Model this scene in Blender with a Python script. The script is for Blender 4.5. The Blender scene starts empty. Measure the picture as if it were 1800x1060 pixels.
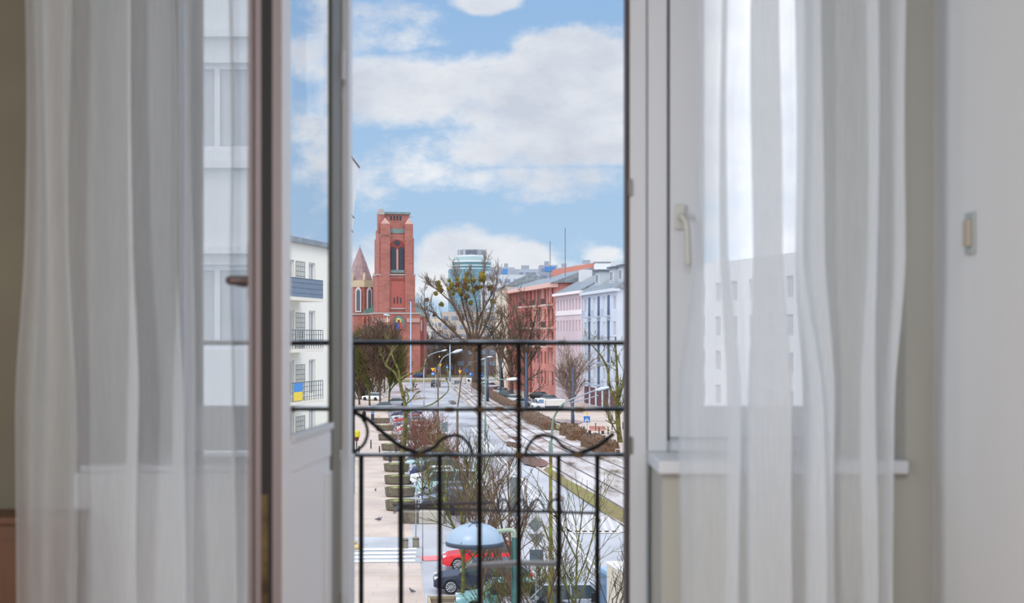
import bpy, bmesh, math, random
from mathutils import Vector, Matrix
PI = math.pi
C = bpy.context.scene.collection
S = bpy.context.scene
# ---------------------------------------------------------------- camera
EYE = 12.3                       # eye height over the street, metres
F = 2500.0                       # 50 mm lens on a 36 mm sensor at 1800 px
cam_d = bpy.data.cameras.new('camera'); cam = bpy.data.objects.new('camera', cam_d); C.objects.link(cam)
cam.location = (0, 0, EYE); cam.rotation_euler = (PI/2, 0, 0)
cam_d.lens = 50; cam_d.sensor_width = 36; cam_d.shift_y = 60/1800
cam_d.clip_end = 4000; cam_d.clip_start = .1
cam_d.dof.use_dof = True; cam_d.dof.focus_distance = 140; cam_d.dof.aperture_fstop = 4.6
S.camera = cam
S.view_settings.view_transform = 'Standard'; S.view_settings.look = 'None'
S.view_settings.gamma = 1; S.view_settings.use_curve_mapping = False
S.view_settings.exposure = 0.12
S.cycles.use_denoising = True
S.cycles.max_bounces = 10; S.cycles.transparent_max_bounces = 24; S.cycles.diffuse_bounces = 4
S.cycles.sample_clamp_indirect = 6; S.cycles.caustics_reflective = False; S.cycles.caustics_refractive = False

def lin(r, g=None, b=None):      # sRGB 0-255 -> linear
    f = lambda c: (c/255)/12.92 if c/255 <= .04045 else ((c/255+.055)/1.055)**2.4
    return (f(r), f(g), f(b), 1)

# ---------------------------------------------------------------- sky
def make_world():
    w = bpy.data.worlds.new('sky'); S.world = w; w.use_nodes = True
    N = w.node_tree.nodes; L = w.node_tree.links; N.clear()
    out = N.new('ShaderNodeOutputWorld'); bg = N.new('ShaderNodeBackground'); L.new(bg.outputs[0], out.inputs[0])
    tc = N.new('ShaderNodeTexCoord'); sep = N.new('ShaderNodeSeparateXYZ'); L.new(tc.outputs['Generated'], sep.inputs[0])
    def m(op, a, b=None, c=None, clamp=False):
        n = N.new('ShaderNodeMath'); n.operation = op; n.use_clamp = clamp
        for i, v in enumerate((a, b, c)):
            if v is None: continue
            if isinstance(v, (int, float)): n.inputs[i].default_value = v
            else: L.new(v, n.inputs[i])
        return n.outputs[0]
    y = m('MAXIMUM', sep.outputs[1], .12)
    u = m('DIVIDE', sep.outputs[0], y); v = m('DIVIDE', sep.outputs[2], y)
    comb = N.new('ShaderNodeCombineXYZ'); L.new(u, comb.inputs[0]); L.new(v, comb.inputs[1])
    def noise(scale, detail, sx=1, sy=1, off=0, rough=.55):
        mp = N.new('ShaderNodeMapping'); mp.inputs['Scale'].default_value = (sx, sy, 1); mp.inputs['Location'].default_value = (off, off*.7, off)
        L.new(comb.outputs[0], mp.inputs[0])
        n = N.new('ShaderNodeTexNoise'); n.inputs['Scale'].default_value = scale; n.inputs['Detail'].default_value = detail; n.inputs['Roughness'].default_value = rough
        L.new(mp.outputs[0], n.inputs['Vector']); return n.outputs[0]
    n1 = noise(15, 10, 1, 1.5, 3.1, .62); n2 = noise(5, 4, 1, 1.8, 7.7)
    # cloud banks: centre and half size as sky directions, weight
    blobs = [(880,165,300,66,1.1),(1010,110,110,62,1.0),(670,150,110,48,1.0),(940,245,230,52,.85),(960,325,200,34,.85),(720,300,110,28,.6),
             (690,270,85,38,.62),(880,372,45,18,.7),(822,462,92,66,1.35),(905,470,58,42,1.25),(870,505,150,40,1.1),(640,470,60,55,1.0),
             (680,50,100,50,.55),(855,0,55,25,.9),(775,72,45,16,.5),(1380,150,190,330,1.0),(1075,452,40,16,.45),
             (1560,95,80,55,.7),(1600,200,60,45,.6),(1550,265,40,25,.6),(640,310,60,60,.6),
             (200,200,400,300,.8),(2100,300,350,300,.8)]
    tot = None
    for (cx, cy, sx, sy, wt) in blobs:
        du = m('DIVIDE', m('SUBTRACT', u, (cx-900)/F), sx/F); dv = m('DIVIDE', m('SUBTRACT', v, (590-cy)/F), sy/F)
        r2 = m('ADD', m('MULTIPLY', du, du), m('MULTIPLY', dv, dv))
        g = m('MULTIPLY', m('EXPONENT', m('MULTIPLY', m('MULTIPLY', r2, r2), -.45)), wt)
        tot = g if tot is None else m('MAXIMUM', tot, g)
    dens = m('ADD', tot, m('ADD', m('MULTIPLY', m('SUBTRACT', n1, .5), 2.1), m('MULTIPLY', m('SUBTRACT', n2, .5), 1.0)))
    high = m('MULTIPLY', m('SUBTRACT', m('MULTIPLY', v, 1.0), .3), .8, clamp=True)     # broken cloud overhead
    dens = m('ADD', dens, high)
    mr = N.new('ShaderNodeMapRange'); mr.interpolation_type = 'SMOOTHSTEP'; mr.inputs[1].default_value = .26; mr.inputs[2].default_value = .82
    L.new(dens, mr.inputs[0])
    ramp = N.new('ShaderNodeValToRGB'); e = ramp.color_ramp.elements
    e[0].position = 0; e[0].color = lin(180, 209, 234); e[1].position = 1; e[1].color = lin(138, 178, 224)
    L.new(m('DIVIDE', v, .30, clamp=True), ramp.inputs[0])
    # cloud shading: bright tops, greyer bellies
    n3 = noise(9, 6, 1, 1.7, 12.3)
    cr = N.new('ShaderNodeValToRGB'); e = cr.color_ramp.elements
    e[0].position = .32; e[0].color = lin(202, 209, 222); e[1].position = .62; e[1].color = lin(240, 243, 247)
    L.new(m('ADD', n3, m('MULTIPLY', m('SUBTRACT', dens, .8), -.12)), cr.inputs[0])
    mix = N.new('ShaderNodeMixRGB'); L.new(mr.outputs[0], mix.inputs[0]); L.new(ramp.outputs[0], mix.inputs[1]); L.new(cr.outputs[0], mix.inputs[2])
    L.new(mix.outputs[0], bg.inputs[0])
    # brightness added to sky to light curtains: overhead, either side, right of the doorway
    def ss(x, a, b):
        n = N.new('ShaderNodeMapRange'); n.interpolation_type = 'SMOOTHSTEP'; n.inputs[1].default_value = a; n.inputs[2].default_value = b; L.new(x, n.inputs[0]); return n.outputs[0]
    au = m('ABSOLUTE', u); k1 = ss(v, .36, 1.2); k2 = ss(au, .34, .8)
    gl = m('MULTIPLY', m('SUBTRACT', u, .178), 1/.036); gl = m('EXPONENT', m('MULTIPLY', m('MULTIPLY', m('MULTIPLY', gl, gl), m('MULTIPLY', gl, gl)), -1))
    amp = m('MAXIMUM', m('MULTIPLY', k1, 1.1), m('MULTIPLY', k2, .8)); amp = m('MAXIMUM', amp, m('MULTIPLY', gl, 1.5))
    L.new(m('MULTIPLY', m('ADD', amp, 1), .93), bg.inputs[1])
make_world()
# thin-cloud sun, high behind on the left
sd = bpy.data.lights.new('sun', 'SUN'); sd.energy = 1.2; sd.angle = math.radians(22); sd.color = (1, .96, .9)
sun = bpy.data.objects.new('sun', sd); C.objects.link(sun)
sun.rotation_euler = Vector((.50, .55, -1.0)).to_track_quat('-Z', 'Y').to_euler()
# room light: unseen fills added to brighten it, overhead and by the left wall
def area(name, loc, aim, sx, sy, e, col):
    d = bpy.data.lights.new(name, 'AREA'); d.shape = 'RECTANGLE'; d.size = sx; d.size_y = sy; d.energy = e; d.color = col
    o = bpy.data.objects.new(name, d); C.objects.link(o); o.location = loc
    o.rotation_euler = (Vector(aim)-Vector(loc)).to_track_quat('-Z', 'Y').to_euler(); return o
area('ceiling_fill_light', (.1, .3, 13.72), (.1, 1.2, 11), 1.3, 1.3, 60, (.97, .985, 1))
area('side_fill_light', (-2.15, .9, 12.6), (1.1, 1.7, 12.5), 1.5, 1.5, 88, (.92, .97, 1))

# ---------------------------------------------------------------- helpers
def P(px, py, Y): return Vector(((px-900)/F*Y, Y, EYE+(590-py)/F*Y))
def G(px, py):
    Y = F*EYE/(py-590); return Vector(((px-900)/F*Y, Y, 0))
MAT = {}
def mat(name, col, rough=.7, metal=0, noise=None, noise2=None, ns=5, bump=0, bs=40, spec=.5, emit=None, coord='Object', stretch=(1,1,1), lo=.35, hi=.7):
    if name in MAT: return MAT[name]
    m = bpy.data.materials.new(name); m.use_nodes = True; MAT[name] = m
    N = m.node_tree.nodes; L = m.node_tree.links; b = N['Principled BSDF']
    if len(col) == 3: col = lin(*col)
    b.inputs['Base Color'].default_value = col; b.inputs['Roughness'].default_value = rough; b.inputs['Metallic'].default_value = metal
    b.inputs['Specular IOR Level'].default_value = spec
    if noise:
        tc = N.new('ShaderNodeTexCoord'); mp = N.new('ShaderNodeMapping'); mp.inputs['Scale'].default_value = stretch
        L.new(tc.outputs[coord], mp.inputs[0])
        n = N.new('ShaderNodeTexNoise'); n.inputs['Scale'].default_value = ns; n.inputs['Detail'].default_value = 6; L.new(mp.outputs[0], n.inputs['Vector'])
        r = N.new('ShaderNodeValToRGB'); r.color_ramp.elements[0].color = lin(*noise) ; r.color_ramp.elements[1].color = col
        r.color_ramp.elements[0].position = lo; r.color_ramp.elements[1].position = hi
        L.new(n.outputs[0], r.inputs[0]); L.new(r.outputs[0], b.inputs['Base Color'])
    if bump:
        tc = N.new('ShaderNodeTexCoord'); n = N.new('ShaderNodeTexNoise'); n.inputs['Scale'].default_value = bs; L.new(tc.outputs['Object'], n.inputs['Vector'])
        bp = N.new('ShaderNodeBump'); bp.inputs['Strength'].default_value = bump; L.new(n.outputs[0], bp.inputs['Height']); L.new(bp.outputs[0], b.inputs['Normal'])
    if emit:
        b.inputs['Emission Color'].default_value = lin(*emit[0]); b.inputs['Emission Strength'].default_value = emit[1]
    return m
def brickmat(name, c1, c2, mortar, w, h, ms=.02, rough=.8, vert=True, sp=.5):
    if name in MAT: return MAT[name]
    m = bpy.data.materials.new(name); m.use_nodes = True; MAT[name] = m
    N = m.node_tree.nodes; L = m.node_tree.links; b = N['Principled BSDF']; b.inputs['Roughness'].default_value = rough
    b.inputs['Specular IOR Level'].default_value = sp
    tc = N.new('ShaderNodeTexCoord'); br = N.new('ShaderNodeTexBrick')
    if vert:
        s = N.new('ShaderNodeSeparateXYZ'); L.new(tc.outputs['Object'], s.inputs[0]); a = N.new('ShaderNodeMath'); a.operation = 'ADD'
        L.new(s.outputs[0], a.inputs[0]); L.new(s.outputs[1], a.inputs[1])
        c = N.new('ShaderNodeCombineXYZ'); L.new(a.outputs[0], c.inputs[0]); L.new(s.outputs[2], c.inputs[1]); L.new(c.outputs[0], br.inputs['Vector'])
    else: L.new(tc.outputs['Object'], br.inputs['Vector'])
    br.inputs['Color1'].default_value = lin(*c1); br.inputs['Color2'].default_value = lin(*c2); br.inputs['Mortar'].default_value = lin(*mortar)
    br.inputs['Scale'].default_value = 1; br.inputs['Brick Width'].default_value = w; br.inputs['Row Height'].default_value = h; br.inputs['Mortar Size'].default_value = ms
    n = N.new('ShaderNodeTexNoise'); n.inputs['Scale'].default_value = .35; n.inputs['Detail'].default_value = 5; L.new(tc.outputs['Object'], n.inputs['Vector'])
    mx = N.new('ShaderNodeMixRGB'); mx.blend_type = 'MULTIPLY'; mx.inputs[0].default_value = .55
    r = N.new('ShaderNodeValToRGB'); r.color_ramp.elements[0].color = (.62,.6,.58,1); r.color_ramp.elements[0].position = .3; r.color_ramp.elements[1].position = .6
    L.new(n.outputs[0], r.inputs[0]); L.new(br.outputs[0], mx.inputs[1]); L.new(r.outputs[0], mx.inputs[2]); L.new(mx.outputs[0], b.inputs['Base Color'])
    return m
class MB:
    def __init__(s): s.v = []; s.f = []
    def add(s, vs, fs):
        o = len(s.v); s.v += [tuple(q) for q in vs]; s.f += [tuple(i+o for i in f) for f in fs]; return s
    def box(s, x0, x1, y0, y1, z0, z1):
        if x0 > x1: x0, x1 = x1, x0
        if y0 > y1: y0, y1 = y1, y0
        if z0 > z1: z0, z1 = z1, z0
        return s.add([(x0,y0,z0),(x1,y0,z0),(x1,y1,z0),(x0,y1,z0),(x0,y0,z1),(x1,y0,z1),(x1,y1,z1),(x0,y1,z1)],
              [(3,2,1,0),(4,5,6,7),(0,1,5,4),(1,2,6,5),(2,3,7,6),(3,0,4,7)])
    def hexa(s, bot, top):        # four bottom and four top points, counter-clockwise from above
        return s.add(list(bot)+list(top), [(3,2,1,0),(4,5,6,7),(0,1,5,4),(1,2,6,5),(2,3,7,6),(3,0,4,7)])
    def prism(s, pts, a0, a1, axis='y'):     # polygon in the plane across axis, extruded along it
        n = len(pts)
        def q(p, a):
            return (p[0], a, p[1]) if axis == 'y' else ((a, p[0], p[1]) if axis == 'x' else (p[0], p[1], a))
        vs = [q(p, a0) for p in pts]+[q(p, a1) for p in pts]
        fs = [tuple(range(n-1, -1, -1)), tuple(range(n, 2*n))]+[(i, (i+1) % n, n+(i+1) % n, n+i) for i in range(n)]
        return s.add(vs, fs)
    def tube(s, pts, rads, n=8, cap=True):
        pts = [Vector(p) for p in pts]
        if isinstance(rads, (int, float)): rads = [rads]*len(pts)
        o = len(s.v); prev = None
        for i, p in enumerate(pts):
            d = (pts[min(i+1, len(pts)-1)]-pts[max(i-1, 0)])
            if d.length < 1e-9: d = Vector((0,0,1))
            d.normalize()
            if prev is None:
                a = Vector((1,0,0)) if abs(d.x) < .8 else Vector((0,1,0))
                prev = d.cross(a).normalized()
            a = (prev-d*prev.dot(d))
            if a.length < 1e-6: a = d.orthogonal()
            a.normalize(); prev = a; b = d.cross(a)
            for k in range(n):
                t = 2*PI*k/n; s.v.append(tuple(p+a*(math.cos(t)*rads[i])+b*(math.sin(t)*rads[i])))
        for i in range(len(pts)-1):
            for k in range(n):
                s.f.append((o+i*n+k, o+i*n+(k+1) % n, o+(i+1)*n+(k+1) % n, o+(i+1)*n+k))
        if cap and n > 2:
            s.f.append(tuple(o+k for k in range(n-1, -1, -1))); e = o+(len(pts)-1)*n; s.f.append(tuple(e+k for k in range(n)))
        return s
    def lathe(s, prof, n=20, c=(0,0,0), sx=1, sy=1, ph=0):   # prof: (radius, z)
        o = len(s.v)
        for r, z in prof:
            for k in range(n):
                t = 2*PI*k/n+ph; s.v.append((c[0]+sx*r*math.cos(t), c[1]+sy*r*math.sin(t), c[2]+z))
        for i in range(len(prof)-1):
            for k in range(n): s.f.append((o+i*n+k, o+i*n+(k+1) % n, o+(i+1)*n+(k+1) % n, o+(i+1)*n+k))
        s.f.append(tuple(o+k for k in range(n-1, -1, -1))); e = o+(len(prof)-1)*n; s.f.append(tuple(e+k for k in range(n)))
        return s
    def ball(s, c, r, n=8, m=5, sq=1):
        pr = [(max(.001, r*math.sin(PI*i/m)), -r*sq*math.cos(PI*i/m)) for i in range(m+1)]
        return s.lathe(pr, n, c)
    def mesh(s, name):
        me = bpy.data.meshes.new(name); me.from_pydata(s.v, [], s.f); me.update(); return me
    def build(s, name, m, parent=None, smooth=False, bevel=0, loc=None):
        me = s.mesh(name)
        if m: me.materials.append(m)
        if smooth: me.polygons.foreach_set('use_smooth', [True]*len(me.polygons))
        o = bpy.data.objects.new(name, me); C.objects.link(o)
        if loc: o.location = loc
        if parent: o.parent = parent
        if bevel:
            b = o.modifiers.new('bevel', 'BEVEL'); b.width = bevel; b.segments = 2; b.limit_method = 'ANGLE'
        return o
def thing(name, label, cat, loc=(0,0,0), rz=0, group=None):
    o = bpy.data.objects.new(name, None); C.objects.link(o); o.location = loc; o.rotation_euler = (0,0,rz)
    o.empty_display_size = .1
    return tag(o, label, cat, group)
def tag(o, label=None, cat=None, group=None, kind=None):
    if label: o['label'] = label
    if cat: o['category'] = cat
    if group: o['group'] = group
    if kind: o['kind'] = kind
    return o
def struct(o, label=None, cat=None): o['kind'] = 'structure'; return tag(o, label, cat)
def dup(root, loc, rz=None, label=None, group=None):
    r = root.copy(); C.objects.link(r); r.location = loc
    if rz is not None: r.rotation_euler = (0,0,rz)
    if label: r['label'] = label
    if group: r['group'] = group
    for ch in list(root.children):
        c = ch.copy(); C.objects.link(c); c.parent = r
        for g in list(ch.children):
            d = g.copy(); C.objects.link(d); d.parent = c
    return r
def spline(pts, n=8):
    pts = [Vector(p) for p in pts]; out = []
    for i in range(len(pts)-1):
        p0 = pts[max(i-1,0)]; p1 = pts[i]; p2 = pts[i+1]; p3 = pts[min(i+2,len(pts)-1)]
        for k in range(n):
            t = k/n
            out.append(.5*((2*p1)+(p2-p0)*t+(2*p0-5*p1+4*p2-p3)*t*t+(3*p1-p0-3*p2+p3)*t**3))
    out.append(pts[-1]); return out

# ================================================================ ROOM
white = mat('white_plaster', (222, 223, 224), .85); olive_w = mat('shaded_plaster', (182, 181, 172), .85)  # second plaster is the white one with shade put into its colour
olive = mat('olive_shade_plaster', (126, 118, 100), .85, noise=(118,110,94), ns=3)  # front wall's shade put into the plaster colour
frame_m = mat('white_frame_paint', (216, 219, 224), .45)
seal = mat('dark_seal', (46, 34, 32), .6)
mauve = mat('mauve_edge_shade', (128, 116, 116), .5)  # shadow on the white leaf's free edge put into this colour
brass = mat('brass', (116, 98, 62), .45, .6, noise=(60,46,28), ns=14)
wood = mat('oak_floor', (178, 126, 80), .5, noise=(146,98,60), ns=8, stretch=(1,.1,1))
brownwood = mat('brown_cabinet_wood', (120, 84, 60), .6, noise=(96,64,44), ns=10, stretch=(1,1,.2))
FL = EYE-1.25; CE = EYE+1.5
YI, YF, YO = 3.72, 4.0, 4.34     # inner wall face, window frame plane, outer face
def X(px, Y): return (px-900)/F*Y
struct(MB().box(-2.2, 1.35, -2.6, YI, FL-.2, FL).build('floor', wood))
struct(MB().box(-2.2, 1.35, -2.6, YI, CE, CE+.2).build('ceiling', white))
struct(MB().box(X(1640,YI), X(1640,YI)+.25, -2.6, YI+.3, FL-.2, CE+.2).build('wall_right', white))
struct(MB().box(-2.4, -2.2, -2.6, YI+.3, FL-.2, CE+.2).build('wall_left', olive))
struct(MB().box(-2.4, 1.35, -2.8, -2.6, FL-.2, CE+.2).build('wall_back', white))
xL = X(130, YI); xR = X(1592, YI); xLf = X(312, YF); xRf = X(1442, YF); xP0 = -.50; xP1 = X(1145, YF)
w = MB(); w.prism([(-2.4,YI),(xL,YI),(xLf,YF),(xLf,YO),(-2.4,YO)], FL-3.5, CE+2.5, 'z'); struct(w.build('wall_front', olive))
w = MB(); w.prism([(2.2,YO),(xRf+.02,YO),(xRf,YF),(xR,YI),(2.2,YI)], FL-3.5, CE+2.5, 'z')
w.box(xP1, xR, YI, YO, FL-3.5, EYE-.36)              # parapet under the right window
w.box(xL, 2.2, YI, YO, CE, CE+2.5)
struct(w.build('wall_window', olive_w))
struct(MB().box(xL, X(600,YF), YI, YO, FL-3.5, EYE-.36).build('wall_parapet', white))
struct(MB().box(X(600,YF), xP1, YI-.02, 4.56, FL-.25, FL-.02).build('balcony_slab', mat('concrete', (150,146,140), .9)))
struct(MB().box(xP1-.012, xR, YI-.035, YF+.02, EYE-.36, EYE-.325).build('window_sill', frame_m, bevel=.006))
struct(MB().box(xL+.01, X(590,YF)-.1, YI+.01, YF+.02, EYE-.36, EYE-.34).build('window_sill', frame_m, bevel=.006))
struct(MB().box(X(1640,YI)-.018, X(1640,YI), -2.6, YI, FL, FL+.09).build('baseboard_right', frame_m))

def glassmat(name, ior, rough=.0, tint=(1,1,1)):
    m = bpy.data.materials.new(name); m.use_nodes = True; N = m.node_tree.nodes; L = m.node_tree.links; N.clear()
    o = N.new('ShaderNodeOutputMaterial'); mx = N.new('ShaderNodeMixShader'); fr = N.new('ShaderNodeFresnel'); fr.inputs[0].default_value = ior
    t = N.new('ShaderNodeBsdfTransparent'); t.inputs[0].default_value = (*tint,1); g = N.new('ShaderNodeBsdfGlossy'); g.inputs['Roughness'].default_value = rough
    g.inputs[0].default_value = (.97,.98,1,1)
    L.new(fr.outputs[0], mx.inputs[0]); L.new(t.outputs[0], mx.inputs[1]); L.new(g.outputs[0], mx.inputs[2]); L.new(mx.outputs[0], o.inputs[0]); return m
pane_m = glassmat('window_glass', 1.45); refl_m = glassmat('coated_double_glazing', 1.5, 0, (.8,.82,.82))
for n_ in refl_m.node_tree.nodes:
    if n_.type == 'MIX_SHADER':
        for l_ in list(n_.inputs[0].links): refl_m.node_tree.links.remove(l_)
        n_.inputs[0].default_value = .86
# right fixed window
zb = EYE-.325; zt = CE-.05
wr = struct(MB().box(X(1103,YF)+.004, X(1137,YF), YF, YF+.09, FL, zt).build('window_1', frame_m, bevel=.004))
m = MB(); m.box(X(1137,YF)+.002, X(1172,YF), YF-.018, YF+.09, zb, zt); m.box(X(1172,YF), xRf, YF, YF+.09, zb, zb+.04); m.box(xRf-.02, xRf+.02, YF, YF+.09, zb, zt)
m.build('window_frame', frame_m, wr, bevel=.004)
MB().box(X(1171,YF), X(1176,YF), YF-.004, YF+.05, zb+.03, zt).build('seal', seal, wr)
m = MB(); x0 = X(1176,YF); x1 = xRf-.022; g0 = X(1235,YF); g1 = X(1428,YF); gz = EYE-.2
m.box(x0, g0, YF-.03, YF+.05, zb+.042, zt-.02); m.box(g1, x1, YF-.03, YF+.05, zb+.042, zt-.02); m.box(g0, g1, YF-.03, YF+.05, zb+.042, gz); m.box(g0, g1, YF-.03, YF+.05, zt-.1, zt-.02)
sash = m.build('sash', frame_m, wr, bevel=.005)
MB().box(g0, g1, YF, YF+.02, gz, zt-.1).build('pane', pane_m, sash)
# handle on the right sash
h = MB(); hx = X(1193,YF); hz = EYE+.33
h.box(hx-.014, hx+.014, YF-.045, YF-.028, hz-.035, hz+.035); hh = h.build('sash_handle', mat('beige_handle', (206,205,198), .4), wr, bevel=.004)
tb = MB(); tb.tube(spline([(hx,YF-.04,hz),(hx,YF-.075,hz-.002),(hx+.012,YF-.085,hz-.03),(hx+.016,YF-.085,hz-.14)],6), .0085, 10); tb.build('lever', MAT['beige_handle'], hh, smooth=True)
# strikers on the door jamb
for py in (330, 783):
    z = EYE+(590-py)/F*YF
    MB().box(X(1103,YF)+.002, X(1103,YF)+.013, YF-.008, YF+.02, z-.024, z+.024).build('striker_plate', mat('steel_grey', (120,120,118), .4, .6), wr)
MB().box(X(1103,YF)-.0035, X(1103,YF)+.004, YF-.004, YF+.09, FL, zt).build('door_seal', mat('red_brown_seal', (60,34,30), .6), wr)
# left fixed window
wl = struct(MB().box(X(600,YF), X(613,YF), YF, YF+.09, FL, zt).build('window_2', frame_m, bevel=.003))
m = MB(); xa = xLf; xb = X(600,YF)-.002; gl0 = X(318,YF); gl1 = X(556,YF)
m.box(xa, gl0, YF, YF+.08, zb, zt); m.box(gl1, xb, YF, YF+.08, zb, zt); m.box(gl0, gl1, YF, YF+.08, zb, gz); m.box(gl0, gl1, YF, YF+.08, zt-.12, zt)
sash = m.build('sash', frame_m, wl, bevel=.005)
MB().box(gl0, gl1, YF+.02, YF+.04, gz, zt-.12).build('pane', pane_m, sash)

# ---- open balcony door leaf, hinged on the left jamb, swung into the room
ang = math.atan2(-.68, -.044)
d1 = struct(bpy.data.objects.new('door_1', None)); C.objects.link(d1)
HX, HY = X(603, 3.965), 3.965
d1.location = (HX, HY, 0)
d1.rotation_euler = (0, 0, ang)      # local +x runs from hinge to free edge, local +y is the outdoor face (faces the opening)
TH = .066; WL = .745; dz0 = FL+.02; dz1 = zt-.03; zr = EYE-.243; zr2 = EYE-.322
yf = 0
def leafbox(x0,x1,y0,y1,z0,z1): return MB().box(x0,x1,y0,y1,z0,z1)
m = MB(); m.box(WL-.085, WL, -TH, 0, dz0, dz1); m.box(.16, WL-.085, -TH, 0, zr2, zr); m.box(.16, WL-.085, -TH, 0, dz1-.1, dz1); m.box(.16, WL-.085, -TH, 0, dz0, dz0+.12)
m.build('leaf_frame', mat('door_white', (236,237,242), .4), d1, bevel=.004)
MB().box(.03, .158, -TH, 0, dz0, dz1).build('hinge_stile', mat('door_dark_olive', (112,104,88), .5), d1, bevel=.004)  # hinge stile is a darker olive than the leaf frame
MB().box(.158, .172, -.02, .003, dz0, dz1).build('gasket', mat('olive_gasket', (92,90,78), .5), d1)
MB().box(.165, WL-.083, -.032, -.003, dz0+.1, zr2+.01).build('bottom_panel', MAT['door_white'], d1)
m = MB(); m.box(.165, WL-.088, -.002, .006, zr-.006, zr+.012); m.build('glazing_bead', frame_m, d1, bevel=.003)
MB().box(.165, WL-.083, -.045, -.003, zr, dz1-.1).build('pane', refl_m, d1)
# free edge: outer lip, dark groove, inner lip, brass lock strip
MB().box(WL, WL+.002, -TH+.002, -.002, dz0, dz1).build('edge_face', mauve, d1)
MB().box(WL+.001, WL+.0035, -.049, -.024, dz0, dz1).build('edge_groove', mat('groove_black', (22, 15, 15), .7), d1)
MB().box(WL+.003, WL+.005, -.048, -.033, dz0, EYE-.36).build('lock_strip', brass, d1)
MB().box(WL-.012, WL+.012, -TH-.012, -TH, dz0, dz1).build('overlap_lip', mauve, d1, bevel=.004)
hz = EYE+.127
hd = MB().box(WL-.055, WL-.023, -TH-.022, -TH, hz-.045, hz+.09).build('door_handle', mat('bronze_handle', (92,76,72), .4, .3), d1, bevel=.004)
MB().tube(spline([(WL-.038,-TH-.01,hz),(WL-.038,-TH-.062,hz),(WL-.06,-TH-.066,hz),(WL-.17,-TH-.066,hz-.002)],6), .0105, 10).build('lever', MAT['bronze_handle'], hd, smooth=True)
for z in (EYE-.75, EYE+.75): MB().tube([(.02,.004,z-.04),(.02,.004,z+.04)], .008, 10).build('hinge', frame_m, d1)

# ---- light switch on the right wall
xs = X(1640, YI)
t = thing('light_switch', 'white light switch on the right-hand wall beside the curtain', 'light switch', (xs, 3.405, EYE+.245))
MB().box(-.009, 0, -.032, .032, -.05, .05).build('switch_plate', mat('switch_plastic', (168,176,176), .35), t, bevel=.003)
MB().box(-.020, -.009, -.028, .012, -.032, .032).build('rocker', mat('switch_rocker', (178,166,150), .35), t, bevel=.003)
# ---- low cabinet in the dark corner
t = thing('low_cabinet', 'low dark brown cabinet in the shaded corner behind the left curtain', 'cabinet', ((X(128,3.6)-1.98)/2, 3.61, FL))
hw = (X(128,3.6)+1.98)/2
MB().box(-hw, hw, -.07, .105, 0, EYE-.47-FL).build('body', brownwood, t, bevel=.004)
MB().box(-hw-.01, hw+.01, -.08, .105, EYE-.47-FL, EYE-.452-FL).build('top', brownwood, t, bevel=.003)
for k in (0, 1): MB().box(-hw+.02+k*hw, -.02+k*hw, -.078, -.07, .06, .74).build('door', brownwood, t, bevel=.003)

# ---- sheer curtains
def sheer():
    m = bpy.data.materials.new('sheer_fabric'); m.use_nodes = True; N = m.node_tree.nodes; L = m.node_tree.links; N.clear()
    o = N.new('ShaderNodeOutputMaterial'); mx = N.new('ShaderNodeMixShader'); t = N.new('ShaderNodeBsdfTransparent'); t.inputs[0].default_value = (.97,.98,1,1)
    d = N.new('ShaderNodeBsdfDiffuse'); d.inputs[0].default_value = (.92,.93,.94,1); tr = N.new('ShaderNodeBsdfTranslucent'); tr.inputs[0].default_value = (.93,.96,.98,1)
    m2 = N.new('ShaderNodeMixShader'); m2.inputs[0].default_value = .58; L.new(d.outputs[0], m2.inputs[1]); L.new(tr.outputs[0], m2.inputs[2])
    # weave: alternating thread density, fine vertical and horizontal threads
    tc = N.new('ShaderNodeTexCoord'); n = N.new('ShaderNodeTexNoise'); mp = N.new('ShaderNodeMapping'); mp.inputs['Scale'].default_value = (60,60,3)
    L.new(tc.outputs['Object'], mp.inputs[0]); L.new(mp.outputs[0], n.inputs['Vector']); n.inputs['Scale'].default_value = 3
    mr = N.new('ShaderNodeMapRange'); mr.inputs[3].default_value = .56; mr.inputs[4].default_value = .71; L.new(n.outputs[0], mr.inputs[0])
    L.new(mr.outputs[0], mx.inputs[0]); L.new(t.outputs[0], mx.inputs[1]); L.new(m2.outputs[0], mx.inputs[2]); L.new(mx.outputs[0], o.inputs[0])
    return m
sheer_m = sheer()
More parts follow.
